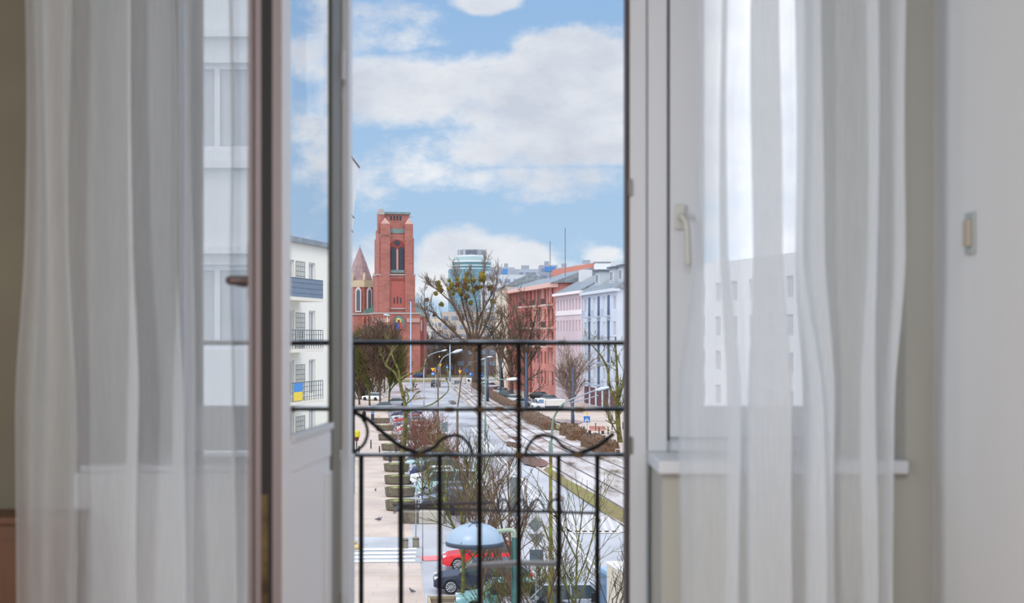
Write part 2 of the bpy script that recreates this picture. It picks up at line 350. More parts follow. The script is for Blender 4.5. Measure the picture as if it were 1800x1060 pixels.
def curtain(top, bot, Y0, label, hem_at):
    # top/bot: (px, dy) control lists of equal length; folds that turn back on themselves stack three layers of cloth
    a = spline([(X(p,Y0), Y0+d, 0) for p, d in top], 10); b = spline([(X(p,Y0), Y0+d, 0) for p, d in bot], 10)
    nz = 36; mb = MB(); n = len(a); random.seed(len(top))
    z0, z1 = FL+.015, CE-.02
    for j in range(nz+1):
        t = j/nz; z = z0+(z1-z0)*t; k = max(0, min(1, (z-(EYE-.19))/(.43)));
        k = k*k*(3-2*k)
        for i in range(n):
            q = a[i]*k+b[i]*(1-k)
            mb.v.append((q.x+.004*math.sin(z*5+i*.11), q.y+.012*math.sin(z*3.1+i*.07)*(1-k*.6), z))
    for j in range(nz):
        for i in range(n-1): mb.f.append((j*n+i, j*n+i+1, (j+1)*n+i+1, (j+1)*n+i))
    c = thing('sheer_curtain', label, 'curtain', (0,0,0), 0, 'sheer curtains either side of the balcony door')
    o = mb.build('curtain_cloth', sheer_m, c, smooth=True)
    hb = MB(); e = 0 if hem_at == 'start' else n-3
    for j in range(nz+1):
        for i in range(3): v = mb.v[j*n+e+i]; hb.v.append((v[0], v[1]-.003, v[2]))
    for j in range(nz):
        for i in range(2): hb.f.append((j*3+i, j*3+i+1, (j+1)*3+i+1, (j+1)*3+i))
    hb.build('side_hem', sheer_m, c, smooth=True)
    hb = MB(); hb.box(min(v[0] for v in mb.v), max(v[0] for v in mb.v), Y0-.012, Y0+.012, CE-.022, CE-.001); hb.build('curtain_track', frame_m, c)
    return c
topL = [(44,0),(60,.03),(85,-.01),(112,.02),(128,-.02),(116,.035),(150,.045),(190,.01),(236,-.03),(222,.03),(260,.035),(296,.0),(314,-.03),(306,.035),(334,.03),(322,.06),(360,.05),(402,.02),(396,.055),(412,.055),(458,.03)]
botL = [(30,0),(50,.03),(85,-.01),(118,.02),(135,-.02),(126,.035),(150,.045),(200,.01),(250,-.03),(216,.03),(262,.035),(300,.0),(330,-.03),(298,.035),(338,.03),(318,.06),(370,.05),(410,.03),(404,.055),(420,.055),(462,.03)]
curtain(topL, botL, 3.47, 'white sheer curtain hanging left of the open balcony door', 'start')
topR = [(1222,0),(1232,.03),(1262,.02),(1278,-.01),(1270,.03),(1300,.035),(1330,.02),(1370,-.02),(1328,.05),(1368,.055),(1396,.03),(1412,-.01),(1402,.03),(1446,.0),(1424,.045),(1455,.05),(1500,.01),(1540,-.02),(1530,.03),(1560,.04),(1592,.0),(1584,.04)]
botR = [(1194,0),(1206,.03),(1250,.02),(1300,-.01),(1280,.03),(1315,.035),(1325,.02),(1390,-.02),(1318,.05),(1372,.055),(1410,.03),(1450,-.01),(1420,.03),(1470,.0),(1440,.045),(1468,.05),(1500,.01),(1536,-.02),(1520,.03),(1545,.04),(1572,.0),(1562,.04)]
curtain(topR, botR, 3.47, 'white sheer curtain hanging right of the balcony door in front of the window', 'start')
# ================================================================ BALCONY RAILING
iron = mat('black_iron', (13, 10, 10), .6, .0, noise=(40,28,22), ns=14, lo=.26, hi=.36, spec=.25)
worn = mat('worn_lit_top', (190, 190, 192), .5, 0, noise=(26,20,18), ns=4.5, lo=.44, hi=.56)
YR = 4.42
def rz(py): return EYE+(590-py)/F*YR
rail = thing('balcony_railing', 'black wrought iron balcony railing with scrolls across the open doorway', 'railing', (X(860,YR), YR, FL))
RX, RZ = rail.location.x, rail.location.z
def rp(px, py, dy=0): return (X(px,YR)-RX, dy, rz(py)-RZ)
zbot = 1235
def rbox(px0, px1, py0, py1, hd=.009): a = rp(px0,py0); b = rp(px1,py1); return MB().box(a[0], b[0], -hd, hd, b[2], a[2])
xlft = 250
for py, th, nm in ((603.5, 7, 'top_rail'), (720, 6, 'scroll_rail'), (800.5, 5, 'bar_rail'), (zbot-40, 6, 'bottom_rail')):
    o = rbox(xlft, 1103, py-th/2, py+th/2, .011 if nm != 'top_rail' else .02).build(nm, iron, rail, bevel=.002)
    if nm != 'bottom_rail':      # rounded upper edge: worn paint, with its lit top put into the pale colour
        a = rp(xlft,py-th/2); b = rp(1103,py-th/2); h = .0205 if nm == 'top_rail' else .0115
        MB().prism([(-h,a[2]-.0035),(-h*.8,a[2]+.0002),(h,a[2]+.0035),(h,a[2]-.0035)], a[0], b[0], 'x').build('worn_lit_edge', worn, o)
for px in (843, 912): rbox(px-4.2, px+4.2, 600, zbot, .0065).build('baluster', iron, rail)
for px in (635, 705, 773, 982, 1050, 570, 500, 432, 363, 295): rbox(px-4.0, px+4.0, 800, zbot, .006).build('baluster', iron, rail)
for px in (619.5, 1099.5, 560, xlft+3): rbox(px-3.5, px+3.5, 600, zbot, .008).build('post', iron, rail)
def scroll(pts, r=.005): MB().tube(spline([rp(x,y,.0) for x,y in pts], 8), r, 8).build('scroll', iron, rail, smooth=True)
for s in (1, -1):
    def mx(pts): return [(x if s == 1 else 1754-x, y) for x, y in pts if (x if s == 1 else 1754-x) < 1102]
    scroll(mx([(620,724),(645,736),(675,762),(705,785),(738,797)]), .0066)
    scroll(mx([(738,797),(762,787),(778,771),(800,765),(815,771),(826,785),(831,799)]))
    if s == 1: scroll([(621,724),(638,736),(646,758),(640,780),(622,796)])
for px, py in ((815,603),(988,603),(878,719),(790,720),(1018,720),(738,800),(1017,800),(912,800),(843,720),(912,720)):
    a = rp(px-8, py-4.5); b = rp(px+8, py+4.5)
    MB().box(a[0], b[0], -.015, .015, b[2], a[2]).build('collar', mat('rusty_collar', (128,100,62), .7, .2, noise=(40,30,24), ns=40), rail, bevel=.003)
# flower-box bracket on the street side of the railing
fb = thing('flower_box_bracket', 'thin wire flower box bracket hung outside the railing bars', 'bracket', (X(880,4.62), 4.62, EYE-.5))
def fp(px, py, Y=4.62): q = P(px,py,Y); return (q.x-fb.location.x, q.y-fb.location.y, q.z-fb.location.z)
wire = mat('grey_wire', (84, 78, 80), .5, .4)
for a, b in (((700,893),(1046,902)), ((690,888),(868,883))): MB().tube(spline([fp(*a), fp((a[0]+b[0])/2,(a[1]+b[1])/2), fp(*b)],4), .005, 6).build('rod', wire, fb)
MB().tube(spline([fp(820,996),fp(900,990),fp(975,990),fp(985,984)],5), .0095, 8).build('lower_rod', mat('light_grey_wire', (150,148,150), .4, .3), fb)
for x in (885, 915, 945, 975):
    MB().tube(spline([fp(x-14,900),fp(x-8,884),fp(x,878),fp(x+8,884),fp(x+12,900)],5), .0045, 6).build('scroll', wire, fb)
for x in (702, 985): MB().tube([fp(x,885),fp(x,996)], .0045, 6).build('upright', wire, fb)
MB().tube([(fp(1048,902)[0],0,fp(1048,902)[2]),(fp(1048,902)[0],-.19,fp(1048,902)[2])], .0045, 6).build('hook', wire, fb)
MB().tube([(fp(702,888)[0],0,fp(702,888)[2]),(fp(702,888)[0],-.19,fp(702,888)[2])], .0045, 6).build('hook', wire, fb)

# ================================================================ GROUND
def flat(name, pts, m, z, th=.0):
    mb = MB(); n = len(pts)
    if th: mb.prism([(p[0], p[1]) for p in pts], z-th, z, 'z')
    else: mb.add([(p[0], p[1], z) for p in pts], [tuple(range(n))])
    return struct(mb.build(name, m))
def paving():
    m = brickmat('pavement', (198,180,166), (190,175,165), (180,163,152), 2.2, 1.1, .03, .6, vert=False)
    return m
def wetmat(name, c1, c2, c3, scale, stretch, r0=.18, r1=.6, rot=0):
    m = bpy.data.materials.new(name); m.use_nodes = True; N = m.node_tree.nodes; L = m.node_tree.links; b = N['Principled BSDF']
    tc = N.new('ShaderNodeTexCoord'); mp = N.new('ShaderNodeMapping'); mp.inputs['Scale'].default_value = stretch; mp.inputs['Rotation'].default_value = (0,0,rot); L.new(tc.outputs['Object'], mp.inputs[0])
    n = N.new('ShaderNodeTexNoise'); n.inputs['Scale'].default_value = scale; n.inputs['Detail'].default_value = 7; n.inputs['Roughness'].default_value = .6; L.new(mp.outputs[0], n.inputs['Vector'])
    r = N.new('ShaderNodeValToRGB'); e = r.color_ramp.elements; e[0].position = .32; e[0].color = lin(*c1); e[1].position = .60; e[1].color = lin(*c3)
    k = e.new(.41); k.color = lin(*c2); L.new(n.outputs[0], r.inputs[0]); L.new(r.outputs[0], b.inputs['Base Color'])
    mr = N.new('ShaderNodeMapRange'); mr.inputs[1].default_value = .35; mr.inputs[2].default_value = .65; mr.inputs[3].default_value = r0; mr.inputs[4].default_value = r1
    L.new(n.outputs[0], mr.inputs[0]); L.new(mr.outputs[0], b.inputs['Roughness']); return m
struct(MB().add([(-700,5,-.02),(900,5,-.02),(1400,2500,-.02),(-1200,2500,-.02)], [(0,1,2,3)]).build('ground', wetmat('city_ground', (128,120,112),(150,142,134),(176,168,160), .06, (1,1,1), .5, .8)))
flat('sidewalk', [G(-900,1300),G(760,1300),G(748,1060),G(738,985),G(716,905),G(700,830),G(688,760),G(680,720),G(690,700),G(560,700),G(-600,720)], paving(), .02)
road_m = wetmat('wet_asphalt', (152,151,157),(172,172,178),(188,188,193), .12, (1,.5,1), .16, .45)
flat('road', [G(740,1300),G(1500,1300),G(1300,1000),G(1110,935),G(1030,880),G(950,830),G(890,780),G(830,722),G(800,690),G(790,672),G(700,672),G(676,700),G(678,730),G(684,760),G(697,830),G(712,905),G(734,985),G(744,1060)], road_m, .01)
struct(MB().add([(*G(560,945).xy,.03),(*G(735,945).xy,.03),(*G(742,990).xy,.03),(*G(540,990).xy,.03)], [(3,2,1,0)]).build('side_street', wetmat('pale_asphalt', (152,154,158),(168,170,174),(184,186,190), .2, (1,1,1), .2, .5)))
paint = mat('road_paint', (232,232,232), .5)
z_ = MB()
for k, y in enumerate((966, 973, 980, 987)): z_.add([(*G(585,y+3.5).xy,.045),(*G(733-k,y+1.5).xy,.045),(*G(732-k,y-2).xy,.045),(*G(585,y).xy,.045)], [(0,1,2,3)])
struct(z_.build('crosswalk', paint))
z_ = MB()
for k in range(9):
    x = 985+k*13; z_.add([(*G(x,936).xy,.035),(*G(x+8,936).xy,.035),(*G(x-6,906).xy,.035),(*G(x-12,906).xy,.035)], [(0,1,2,3)])
z_.add([(*G(1005,938).xy,.035),(*G(1090,938).xy,.035),(*G(1088,934).xy,.035),(*G(1000,934).xy,.035)], [(0,1,2,3)])
struct(z_.build('crosswalk', mat('worn_paint', (200,196,190), .6)))
def stripe(pts, wd, z, mb):
    pts = [Vector((p[0],p[1],0)) for p in pts]
    L_ = []; R_ = []
    for i, p in enumerate(pts):
        d = (pts[min(i+1,len(pts)-1)]-pts[max(0,i-1)]).normalized(); nrm = Vector((-d.y,d.x,0))*wd/2
        L_.append(p+nrm); R_.append(p-nrm)
    for i in range(len(pts)-1): mb.add([(*L_[i].xy,z),(*R_[i].xy,z),(*R_[i+1].xy,z),(*L_[i+1].xy,z)], [(0,1,2,3)])
    return mb
def g_line(pp): return [G(*p) for p in pp]
m_ = MB(); stripe(g_line([(828,752),(868,800),(917,854),(960,902),(1010,958),(1060,1015)]), .16, .035, m_); stripe(g_line([(836,752),(877,800),(926,852),(970,902),(1022,958)]), .16, .035, m_)
stripe(g_line([(748,720),(752,745),(762,775)]), .14, .035, m_)
struct(m_.build('lane_line', paint))
struct(stripe(g_line([(740,983),(790,981)]), 1.6, .035, MB()).build('cycle_lane', mat('red_surface', (226,120,122), .6)))
# tram bed between road and hedges
TL = [(784,668),(800,684),(830,716),(872,762),(925,808),(985,850),(1060,900),(1140,950),(1300,1040)]
TR = [(812,668),(842,690),(882,712),(940,740),(1010,774),(1075,800),(1150,830),(1260,880),(1460,960)]
def rowpts(t, seg=5):
    out = []
    a = [G(*p) for p in TL]; b = [G(*p) for p in TR]
    q = [a[i].lerp(b[i], t) for i in range(len(a))]
    return spline(q, seg)
a = rowpts(0); b = rowpts(1); mb = MB()
for i in range(len(a)-1): mb.add([(*a[i].xy,.05),(*b[i].xy,.05),(*b[i+1].xy,.05),(*a[i+1].xy,.05)], [(0,1,2,3)])
struct(mb.build('tram_bed', wetmat('tram_concrete', (104,82,72),(190,178,172),(208,202,202), .5, (1,.22,1), .12, .45, rot=.5)))
steel = mat('rail_steel', (112,98,90), .35, .4)
tr = thing('tram_tracks', 'double tram track set in pale wet concrete along the avenue', 'tram tracks', tuple(rowpts(.5)[10]))
for t in (.17, .36, .60, .80):
    o = stripe(rowpts(t), .16, .08, MB()); 
    base = tr.location
    o.v = [(v[0]-base.x, v[1]-base.y, v[2]-base.z) for v in o.v]; o.build('rail', steel, tr)
m_ = MB()
for t in (.0, 1.0): stripe(rowpts(t), .28, .10, m_)
struct(m_.build('kerb', mat('kerb_stone', (176,166,158), .7)))
grass_m = mat('winter_grass', (120,126,50), .9, noise=(118,98,74), ns=1.6, lo=.42, hi=.62)
def grass(name, pts, label, z=.07):
    o = flat(name, pts, grass_m, z); o['kind'] = 'structure'; return o
gs = [G(*p) for p in ((962,822),(985,838),(1040,868),(1075,886),(1112,906),(1112,930),(1080,914),(1040,890),(990,856),(955,828))]
grass('grass_verge', gs, '', .11)
# worn strip and puddles on the left edge of the tram bed
pud = mat('brown_puddle', (118,100,92), .12)
for k, (cx, cy, rx, ry) in enumerate(((935,812,26,10),(902,783,16,5),(795,708,7,3),(983,876,8,6),(1000,742,26,4),(908,772,9,3))):
    pts = []
    random.seed(k)
    for i in range(18):
        t = 2*PI*i/18; r = random.uniform(.75,1.1); pts.append(G(cx+math.cos(t)*rx*r, cy+math.sin(t)*ry*r+math.cos(t)*ry*.6))
    o = flat('puddle', pts, pud, .12)
grass('grass_island', [G(*p) for p in ((700,664),(880,662),(870,655),(700,656))], '')
grass('grass_island', [G(*p) for p in ((700,672),(790,671),(770,667),(700,668))], '')
grass('grass_verge', [G(*p) for p in ((560,684),(642,690),(650,678),(580,668))], '')
grass('grass_verge', [G(*p) for p in ((960,752),(1010,762),(985,748),(935,735))], '', .06)
# right-hand pavement
flat('sidewalk', [G(905,700),G(940,722),G(1000,752),G(1080,792),G(1160,826),G(1700,860),G(1500,716),G(1000,708)], paving(), .03)

# ================================================================ GENERIC BUILDERS
_wc = {}
def win_mesh(w, h, fm, gm, kind):
    key = (round(w,2), round(h,2), fm.name, gm.name, kind)
    if key in _wc: return _wc[key]
    f = MB(); t = .09
    f.box(0,t,0,.1,0,h); f.box(w-t,w,0,.1,0,h); f.box(t,w-t,0,.1,0,t); f.box(t,w-t,0,.1,h-t,h)
    if kind >= 1: f.box(w/2-t/2,w/2+t/2,.0,.08,t,h-t)
    if kind >= 2: f.box(t,w-t,.0,.08,h*.68-.03,h*.68+.03)
    a = f.mesh('window'); a.materials.append(fm)
    g = MB().box(t*.5,w-t*.5,.05,.07,t*.5,h-t*.5).mesh('pane'); g.materials.append(gm)
    _wc[key] = (a, g); return a, g
def window(root, x, z, w, h, fm, gm, kind=1, y=.12, name='window'):
    a, g = win_mesh(w, h, fm, gm, kind)
    o = bpy.data.objects.new(name, a); C.objects.link(o); o.parent = root; o.location = (x, y, z)
    p = bpy.data.objects.new('pane', g); C.objects.link(p); p.parent = o
    return o
def holed_wall(L_, H_, D_, cols, rows, rec=.3):
    # solid building body with recesses: cols [(x0,x1)], rows [(z0,z1)]; front face at y=0
    mb = MB(); mb.box(0, L_, rec, D_, 0, H_)
    x = 0
    for c0, c1 in sorted(cols):
        if c0 > x: mb.box(x, c0, 0, rec, 0, H_)
        z = 0
        for r0, r1 in sorted(rows):
            if r0 > z: mb.box(c0, c1, 0, rec, z, r0)
            z = r1
        mb.box(c0, c1, 0, rec, z, H_); x = c1
    mb.box(x, L_, 0, rec, 0, H_); return mb
glass_d = mat('dark_pane', (92,100,108), .12); glass_l = mat('pale_pane', (188,192,196), .15); glass_b = mat('blue_pane', (96,112,138), .12)
def facade(name, label, p0, p1, H_, D_, cols, rows, wallm, fm, gm, kind=1, roofm=None, cornice=None, group=None, gms=None):
    # p0 -> p1 seen left to right from the street
    p0 = Vector((p0[0],p0[1],0)); p1 = Vector((p1[0],p1[1],0)); d = p1-p0; L_ = d.length
    root = thing(name, label, 'building', tuple(p0), math.atan2(d.y, d.x), group)
    cs = [(c-w/2, c+w/2) for c, w in cols(L_)] if callable(cols) else cols
    holed_wall(L_, H_, D_, cs, rows).build('wall', wallm, root)
    random.seed(int(L_*10))
    for c0, c1 in cs:
        for r0, r1 in rows:
            g = random.choice(gms) if gms else gm
            window(root, c0, r0, c1-c0, r1-r0, fm, g, kind)
    if cornice: MB().box(-.3, L_+.3, -cornice[0], .4, H_-cornice[1], H_).build('cornice', cornice[2], root)
    if roofm:
        pr = [(-.5, H_), (D_/2, H_+3.2), (D_+.5, H_)]
        MB().prism(pr, -.3, L_+.3, 'x').build('roof', roofm, root)
    return root, L_
def evenly(n, w, m=.06): return lambda L_: [(L_*(m+(1-2*m)*(i+.5)/n), w) for i in range(n)]

# ================================================================ BUILDINGS, RIGHT SIDE
tin = mat('tin_roof', (150,156,160), .4, .1, noise=(120,126,132), ns=1.5)
wfr = mat('white_window_frame', (226,228,232), .5)
# pale blue block
blue_w = mat('pale_blue_render', (200,207,218), .85, noise=(192,200,213), ns=.5)
pN = Vector((17.1, 231)); pF = Vector((12.9, 259))
HB = EYE+84/F*231
rowsB = []
for py0, py1 in ((520,545),(565,590),(606,629),(648,670)):
    z1 = EYE+(590-py0)/F*236; z0 = EYE+(590-py1)/F*236; rowsB.append((z0, z1))
L0 = (pN-pF).length
wc = [.08, .36, .64, .93]; dcs = [.21, .49, .77]
cols = [(L0*c-1.0, L0*c+1.0) for c in wc]
# street face runs from far to near as seen from the street
root, L_ = facade('blue_building', 'pale blue apartment building with dark blue balcony doors at the right', pF, pN, HB, 15, cols, rowsB, blue_w, wfr, glass_l, 1, None, (.6,.5,mat('pale_eave', (206,212,220), .6)), gms=[mat('mid_pane',(150,152,158),.2), glass_l, mat('mid_pane',(150,152,158),.2)])
navy = mat('navy_panel', (84,97,124), .6)
for c in dcs:
    for (z0, z1) in rowsB:
        x = L_*c
        MB().box(x-.8, x+.8, -.06, .06, z0-.75, z1+.15).build('balcony_door', navy, root)
        b = MB(); b.box(x-1.3, x+1.3, -1.1, 0, z0-1.15, z0-1.0); o = b.build('balcony', mat('balcony_grey', (176,184,200), .7), root)
        b = MB()
        for k in range(9): b.box(x-1.25+k*.31, x-1.22+k*.31, -1.08, -1.05, z0-1, z0+.1)
        b.box(x-1.3, x+1.3, -1.1, -1.04, z0+.1, z0+.16); b.box(x-1.25,x+1.25,-1.07,-1.05,z0-.9,z0+.05); b.build('balcony_rail', mat('grey_blue_rail', (176,184,198), .6), o)
MB().prism([(-.6,HB),(6.5,HB+4.4),(15.4,HB)], -.1, L_+.4, 'x').build('roof', tin, root)
for x in (.25, .66, .9):
    o = MB().box(L_*x-1.8, L_*x+1.8, 1.2, 5.2, HB+1.0, HB+3.6).build('dormer', mat('dormer_grey', (188,194,200), .7), root)
    window(root, L_*x-1.2, HB+1.5, 2.4, 1.6, wfr, glass_d, 1, 1.1, 'dormer_window')
    MB().box(L_*x-2.1, L_*x+2.1, .8, 5.4, HB+3.6, HB+3.9).build('dormer_roof', mat('dark_tin', (96,102,110), .5), root)
for x in (.05, .45): MB().box(L_*x-.6, L_*x+.6, 5, 6.5, HB+3, HB+5.6).build('chimney', mat('chimney_white', (206,208,210), .8), root)
shop = mat('maroon_shopfront', (98,56,60), .6)
for k in range(5): MB().box(L_*(.06+.19*k), L_*(.06+.19*k)+3.6, -.08, .1, .2, 3.2).build('shopfront', shop, root)
# pink block
pink_w = mat('pale_pink_render', (216,198,202), .85, noise=(208,190,194), ns=.4)
pp0 = Vector((X(977,282), 282)); pp1 = pF+Vector((-.1,.2))
HP = EYE+78/F*264
rowsP = [(EYE+(590-b)/F*268, EYE+(590-a)/F*268) for a, b in ((525,547),(563,583),(601,620),(640,658),(672,686))]
root, L_ = facade('pink_building', 'long pale pink apartment block left of the pale blue building', pp0, pp1, HP, 14, evenly(8, 1.15, .04), rowsP, pink_w, mat('pinkish_frame', (214,196,204), .6), mat('mauve_pane', (170,152,164), .3), 0, None, (.7,.5,mat('pale_pink_trim', (240,230,230), .7)))
MB().prism([(-.6,HP),(6,HP+3.4),(14.5,HP)], -.1, L_, 'x').build('roof', tin, root)
MB().box(0, L_, -.12, 0, rowsP[1][1]+1.0, rowsP[1][1]+1.9).build('string_course', MAT['pale_pink_trim'], root)
for x in (.12,): MB().box(L_*x, L_*x+3, 4, 6, HP+2, HP+4.6).build('chimney', MAT['chimney_white'], root)
# red block with balconies
red_w = brickmat('salmon_render', (214,142,130), (206,132,120), (206,134,122), 2.4, 1.2, .04, .85)
red_trim = mat('salmon_trim', (222,180,168), .8)
r1 = Vector((X(977,284), 284)); r0 = Vector((X(935,308), 308))
HR = EYE+93/F*284
rowsR = [(EYE+(590-b)/F*292, EYE+(590-a)/F*292) for a, b in ((505,534),(543,574),(583,606),(618,640),(652,676))]
root, L_ = facade('red_building', 'tall salmon red apartment building with iron balconies beside the pink block', r0, r1, HR, 16, evenly(6, 1.7, .05), rowsR, red_w, mat('rose_frame', (170,112,104), .6), mat('maroon_pane', (110,66,66), .3), 0, None, (1.5,.9,red_trim), gms=[MAT['maroon_pane'], mat('cream_pane', (214,196,180),.3), MAT['maroon_pane']])
for i, (z0, z1) in enumerate(rowsR[:3]):
    for c in (.3, .78):
        x = L_*c
        o = MB().box(x-2.6, x+2.6, -1.5, 0, z0-.5, z0-.2).build('balcony', mat('balcony_stone', (208,190,180), .8), root)
        b = MB(); b.box(x-2.6, x+2.6, -1.5, -1.44, z0+.9, z0+1.0)
        for k in range(18): b.box(x-2.6+k*.3, x-2.54+k*.3, -1.5, -1.45, z0-.2, z0+.9)
        b.build('balcony_rail', mat('black_rail', (104,78,76), .6), o)
MB().prism([(-1.2,HR),(7,HR+3.0),(16.5,HR)], -.6, L_+.6, 'x').build('roof', tin, root)
MB().tube([(L_*.35,-.15,0),(L_*.35,-.15,HR)], .12, 6).build('downpipe', mat('pipe_grey', (140,140,150), .5), root)
for x in (.2, .8): MB().tube([(L_*x,3,HR+1),(L_*x,3,HR+9+3*x)], .09, 5).build('aerial', mat('aerial_grey', (120,116,120), .5), root)
q0 = Vector((X(893,335), 335)); q1 = r0+Vector((-.4,1.4))
HQ = EYE+80/F*330
rowsQ = [(EYE+(590-b)/F*318, EYE+(590-a)/F*318) for a, b in ((514,538),(548,574),(584,604),(616,636),(648,668))]
root, L_ = facade('red_building', 'darker red apartment building set back behind the bare trees', q0, q1, HQ, 14, evenly(6, 1.2, .05), rowsQ, brickmat('brick_red_render', (176,100,92),(166,90,84),(170,98,90),2.4,1.2,.04,.85), MAT['rose_frame'], MAT['maroon_pane'], 1, None, (1.3,.8,red_trim), gms=[MAT['maroon_pane'], glass_l])
MB().prism([(-1.2,HQ),(7,HQ+2.6),(14.5,HQ)], -.6, L_+.3, 'x').build('roof', tin, root)
for (z0, z1) in rowsQ[:3]:
    x = L_*.86; o = MB().box(x-2, x+2, -1.5, 0, z0-.5, z0-.2).build('balcony', MAT['balcony_stone'], root)
    b = MB(); b.box(x-2, x+2, -1.5, -1.44, z0+.8, z0+.95)
    for k in range(14): b.box(x-2+k*.3, x-1.94+k*.3, -1.5, -1.45, z0-.2, z0+.9)
    b.build('balcony_rail', MAT['black_rail'], o)
# cream block further on
c0 = Vector((X(872,380), 380)); c1 = q0+Vector((-.5,2))
HC = EYE+(590-508)/F*360
rowsC = [(EYE+(590-b)/F*365, EYE+(590-a)/F*365) for a, b in ((520,532),(545,557),(570,582),(595,607),(620,632),(644,655))]
root, L_ = facade('cream_building', 'cream plastered apartment building half hidden by trees beyond the red ones', c0, c1, HC, 12, evenly(5, 1.6, .05), rowsC, mat('cream_render', (222,208,188), .85), wfr, glass_d, 1, tin)
# terracotta rear wall and white block rising behind the pink roof
def cuboid(name, label, px0, px1, py0, Y, dep, m, group=None, cat='building', ybase=None):
    a = P(px0, py0, Y); b = P(px1, py0, Y)
    root = thing(name, label, cat, (a.x, Y, 0), 0, group); W_ = b.x-a.x; H_ = a.z
    MB().box(0, W_, 0, dep, 0, H_).build('wall', m, root); return root, W_, H_
root, W_, H_ = cuboid('terracotta_building', 'terracotta rear building rising behind the grey roofs on the right', 972, 1046, 474, 345, 14, mat('terracotta_render', (196,132,118), .85))
MB().prism([(0,H_),(W_,H_),(W_,H_+1.7)], 0, 3, 'y').build('sloping_top', MAT['terracotta_render'], root)
w2 = MB()
for k in range(10): w2.box(W_*.50+k*.52, W_*.50+k*.52+.3, -.1, .1, H_-3.0, H_-.4)
w2.build('window_band', mat('window_band_dark', (96,76,76), .4), root)
root, W_, H_ = cuboid('white_building', 'plain white rear block beside the terracotta wall', 1015, 1080, 490, 340, 4.5, mat('white_render', (222,228,232), .85))
MB().box(W_*.47, W_, .5, 4.2, H_, H_+3.8).build('roof_storey', MAT['white_render'], root)
MB().box(W_*.45, W_+.2, 0.4, 4.4, H_+3.8, H_+4.1).build('roof', tin, root)
root, W_, H_ = cuboid('grey_block', 'distant grey flat-roofed block with tiny windows at the far right', 1066, 1100, 462, 420, 12, mat('distant_grey', (186,190,198), .85))
w2 = MB()
for j in range(3):
    for k in range(8): w2.box(.4+k*.68, .8+k*.68, -.08, .05, H_-1.2-j*1.6, H_-.5-j*1.6)
w2.build('windows_band', mat('slate_pane', (110,116,130), .3), root)
# white block outside the right-hand window and cream block with balconies mirrored in the door glass
root, L_ = facade('white_building', 'white residential block outside the right-hand window behind the curtain', (X(1212,150),150), (X(1460,118),118), EYE+155/F*118, 14, evenly(7, 1.5, .05), [(2+3.4*k, 4+3.4*k) for k in range(5)], mat('bright_render', (240,240,240), .85), wfr, glass_l, 1)
cw = mat('cream_wall', (236,232,220), .85)
n0 = Vector((23.6, 66)); n1 = Vector((21.6, 95))
HCr = EYE+184/F*80
rowsK = []
for py in (523, 615, 708): z = EYE+(590-py)/F*81; rowsK.append((z+.15, z+2.35))
rowsK = [(rowsK[2][0]-6, rowsK[2][1]-6),(rowsK[2][0]-3, rowsK[2][1]-3)]+rowsK[::-1]
root, L_ = facade('balcony_building', 'cream apartment block with stacked balconies mirrored in the open door glass', n1, n0, HCr, 12, [(2,3.5),(8.4,9.6),(12.2,13.8),(20,21.5),(25,26.5)], rowsK, cw, mat('cream_frame', (226,224,216), .5), mat('curtained_pane', (150,160,172), .2), 1, None, (.3,.3,tin))
MB().box(2, 14, 3, 9, HCr, HCr+.9).build('roof_storey', mat('roof_box_grey', (150,168,190), .6), root)
mesh_m = mat('trellis_wire', (92,98,100), .5)
for i, (z0, z1) in enumerate(rowsK):
    for x0, x1 in ((11.3, 17.6), (19.6, 25.4)):
        o = MB().box(x0, x1, -1.5, 0, z0-.3, z0-.1).build('balcony', mat('balcony_cream', (226,220,206), .8), root)
        if i == 4: MB().box(x0, x1, -1.5, -1.44, z0-.1, z0+1.0).build('balcony_panel', mat('slate_screen', (112,128,146), .5), o)
        b = MB(); b.box(x0, x1, -1.5, -1.45, z0+.95, z0+1.0)
        for k in range(int((x1-x0)/.4)): b.box(x0+k*.4, x0+k*.4+.03, -1.5, -1.47, z0-.1, z0+1)
        for k in range(3): b.box(x0, x1, -1.5, -1.48, z0+.1+.3*k, z0+.13+.3*k)
        b.build('balcony_rail', mat('slate_rail', (96,106,116), .5), o)
        b = MB(); xx = (x0+x1)/2-.8
        for k in range(7): b.box(xx+k*.25, xx+k*.25+.03, -1.2, -1.17, z0-.1, z0+2.0)
        for k in range(8): b.box(xx, xx+1.53, -1.2, -1.17, z0+.0+k*.28, z0+.03+k*.28)
        b.build('trellis', mesh_m, o)
    if i == 2:
        o = MB().box(15.0, 16.4, -1.53, -1.51, z0+.45, z0+.95).build('flag', mat('flag_blue', (70,140,210), .7), root)
        MB().box(15.0, 16.4, -1.53, -1.51, z0-.05, z0+.45).build('flag_lower', mat('flag_yellow', (236,206,60), .7), o)
# left neighbour: our own row of houses, pale classical facade seen edge-on
nb = mat('pale_stone', (226,226,224), .85, noise=(214,214,212), ns=.6)
n0 = Vector((-4.75, 25.4)); n1 = Vector((-5.10, 45))
rowsN = [(z, z+1.75) for z in (2.4, 5.9, 9.4, 12.9, 16.2)]
root, L_ = facade('neighbour_building', 'pale stone neighbouring house seen edge-on at the left of the doorway', n0, n1, 18.2, 6, evenly(7, 1.35, .01), rowsN, nb, wfr, glass_l, 1, None, None)
for z, pr, h in ((17.6,.22,1.9),(16.0,.09,.6),(15.55,.06,.4),(12.0,.1,.3),(8.5,.08,.3)):
    MB().prism([(-pr*1.2,z),(-pr*.75,z-h*.45),(-.01,z-h),(0.02,z)], 0, L_, 'x').build('cornice', nb, root)
    MB().box(0, L_+.02, -pr*1.3, 0, z, z+.05).build('cornice_flashing', mat('brown_flashing', (104,78,66), .6), root)

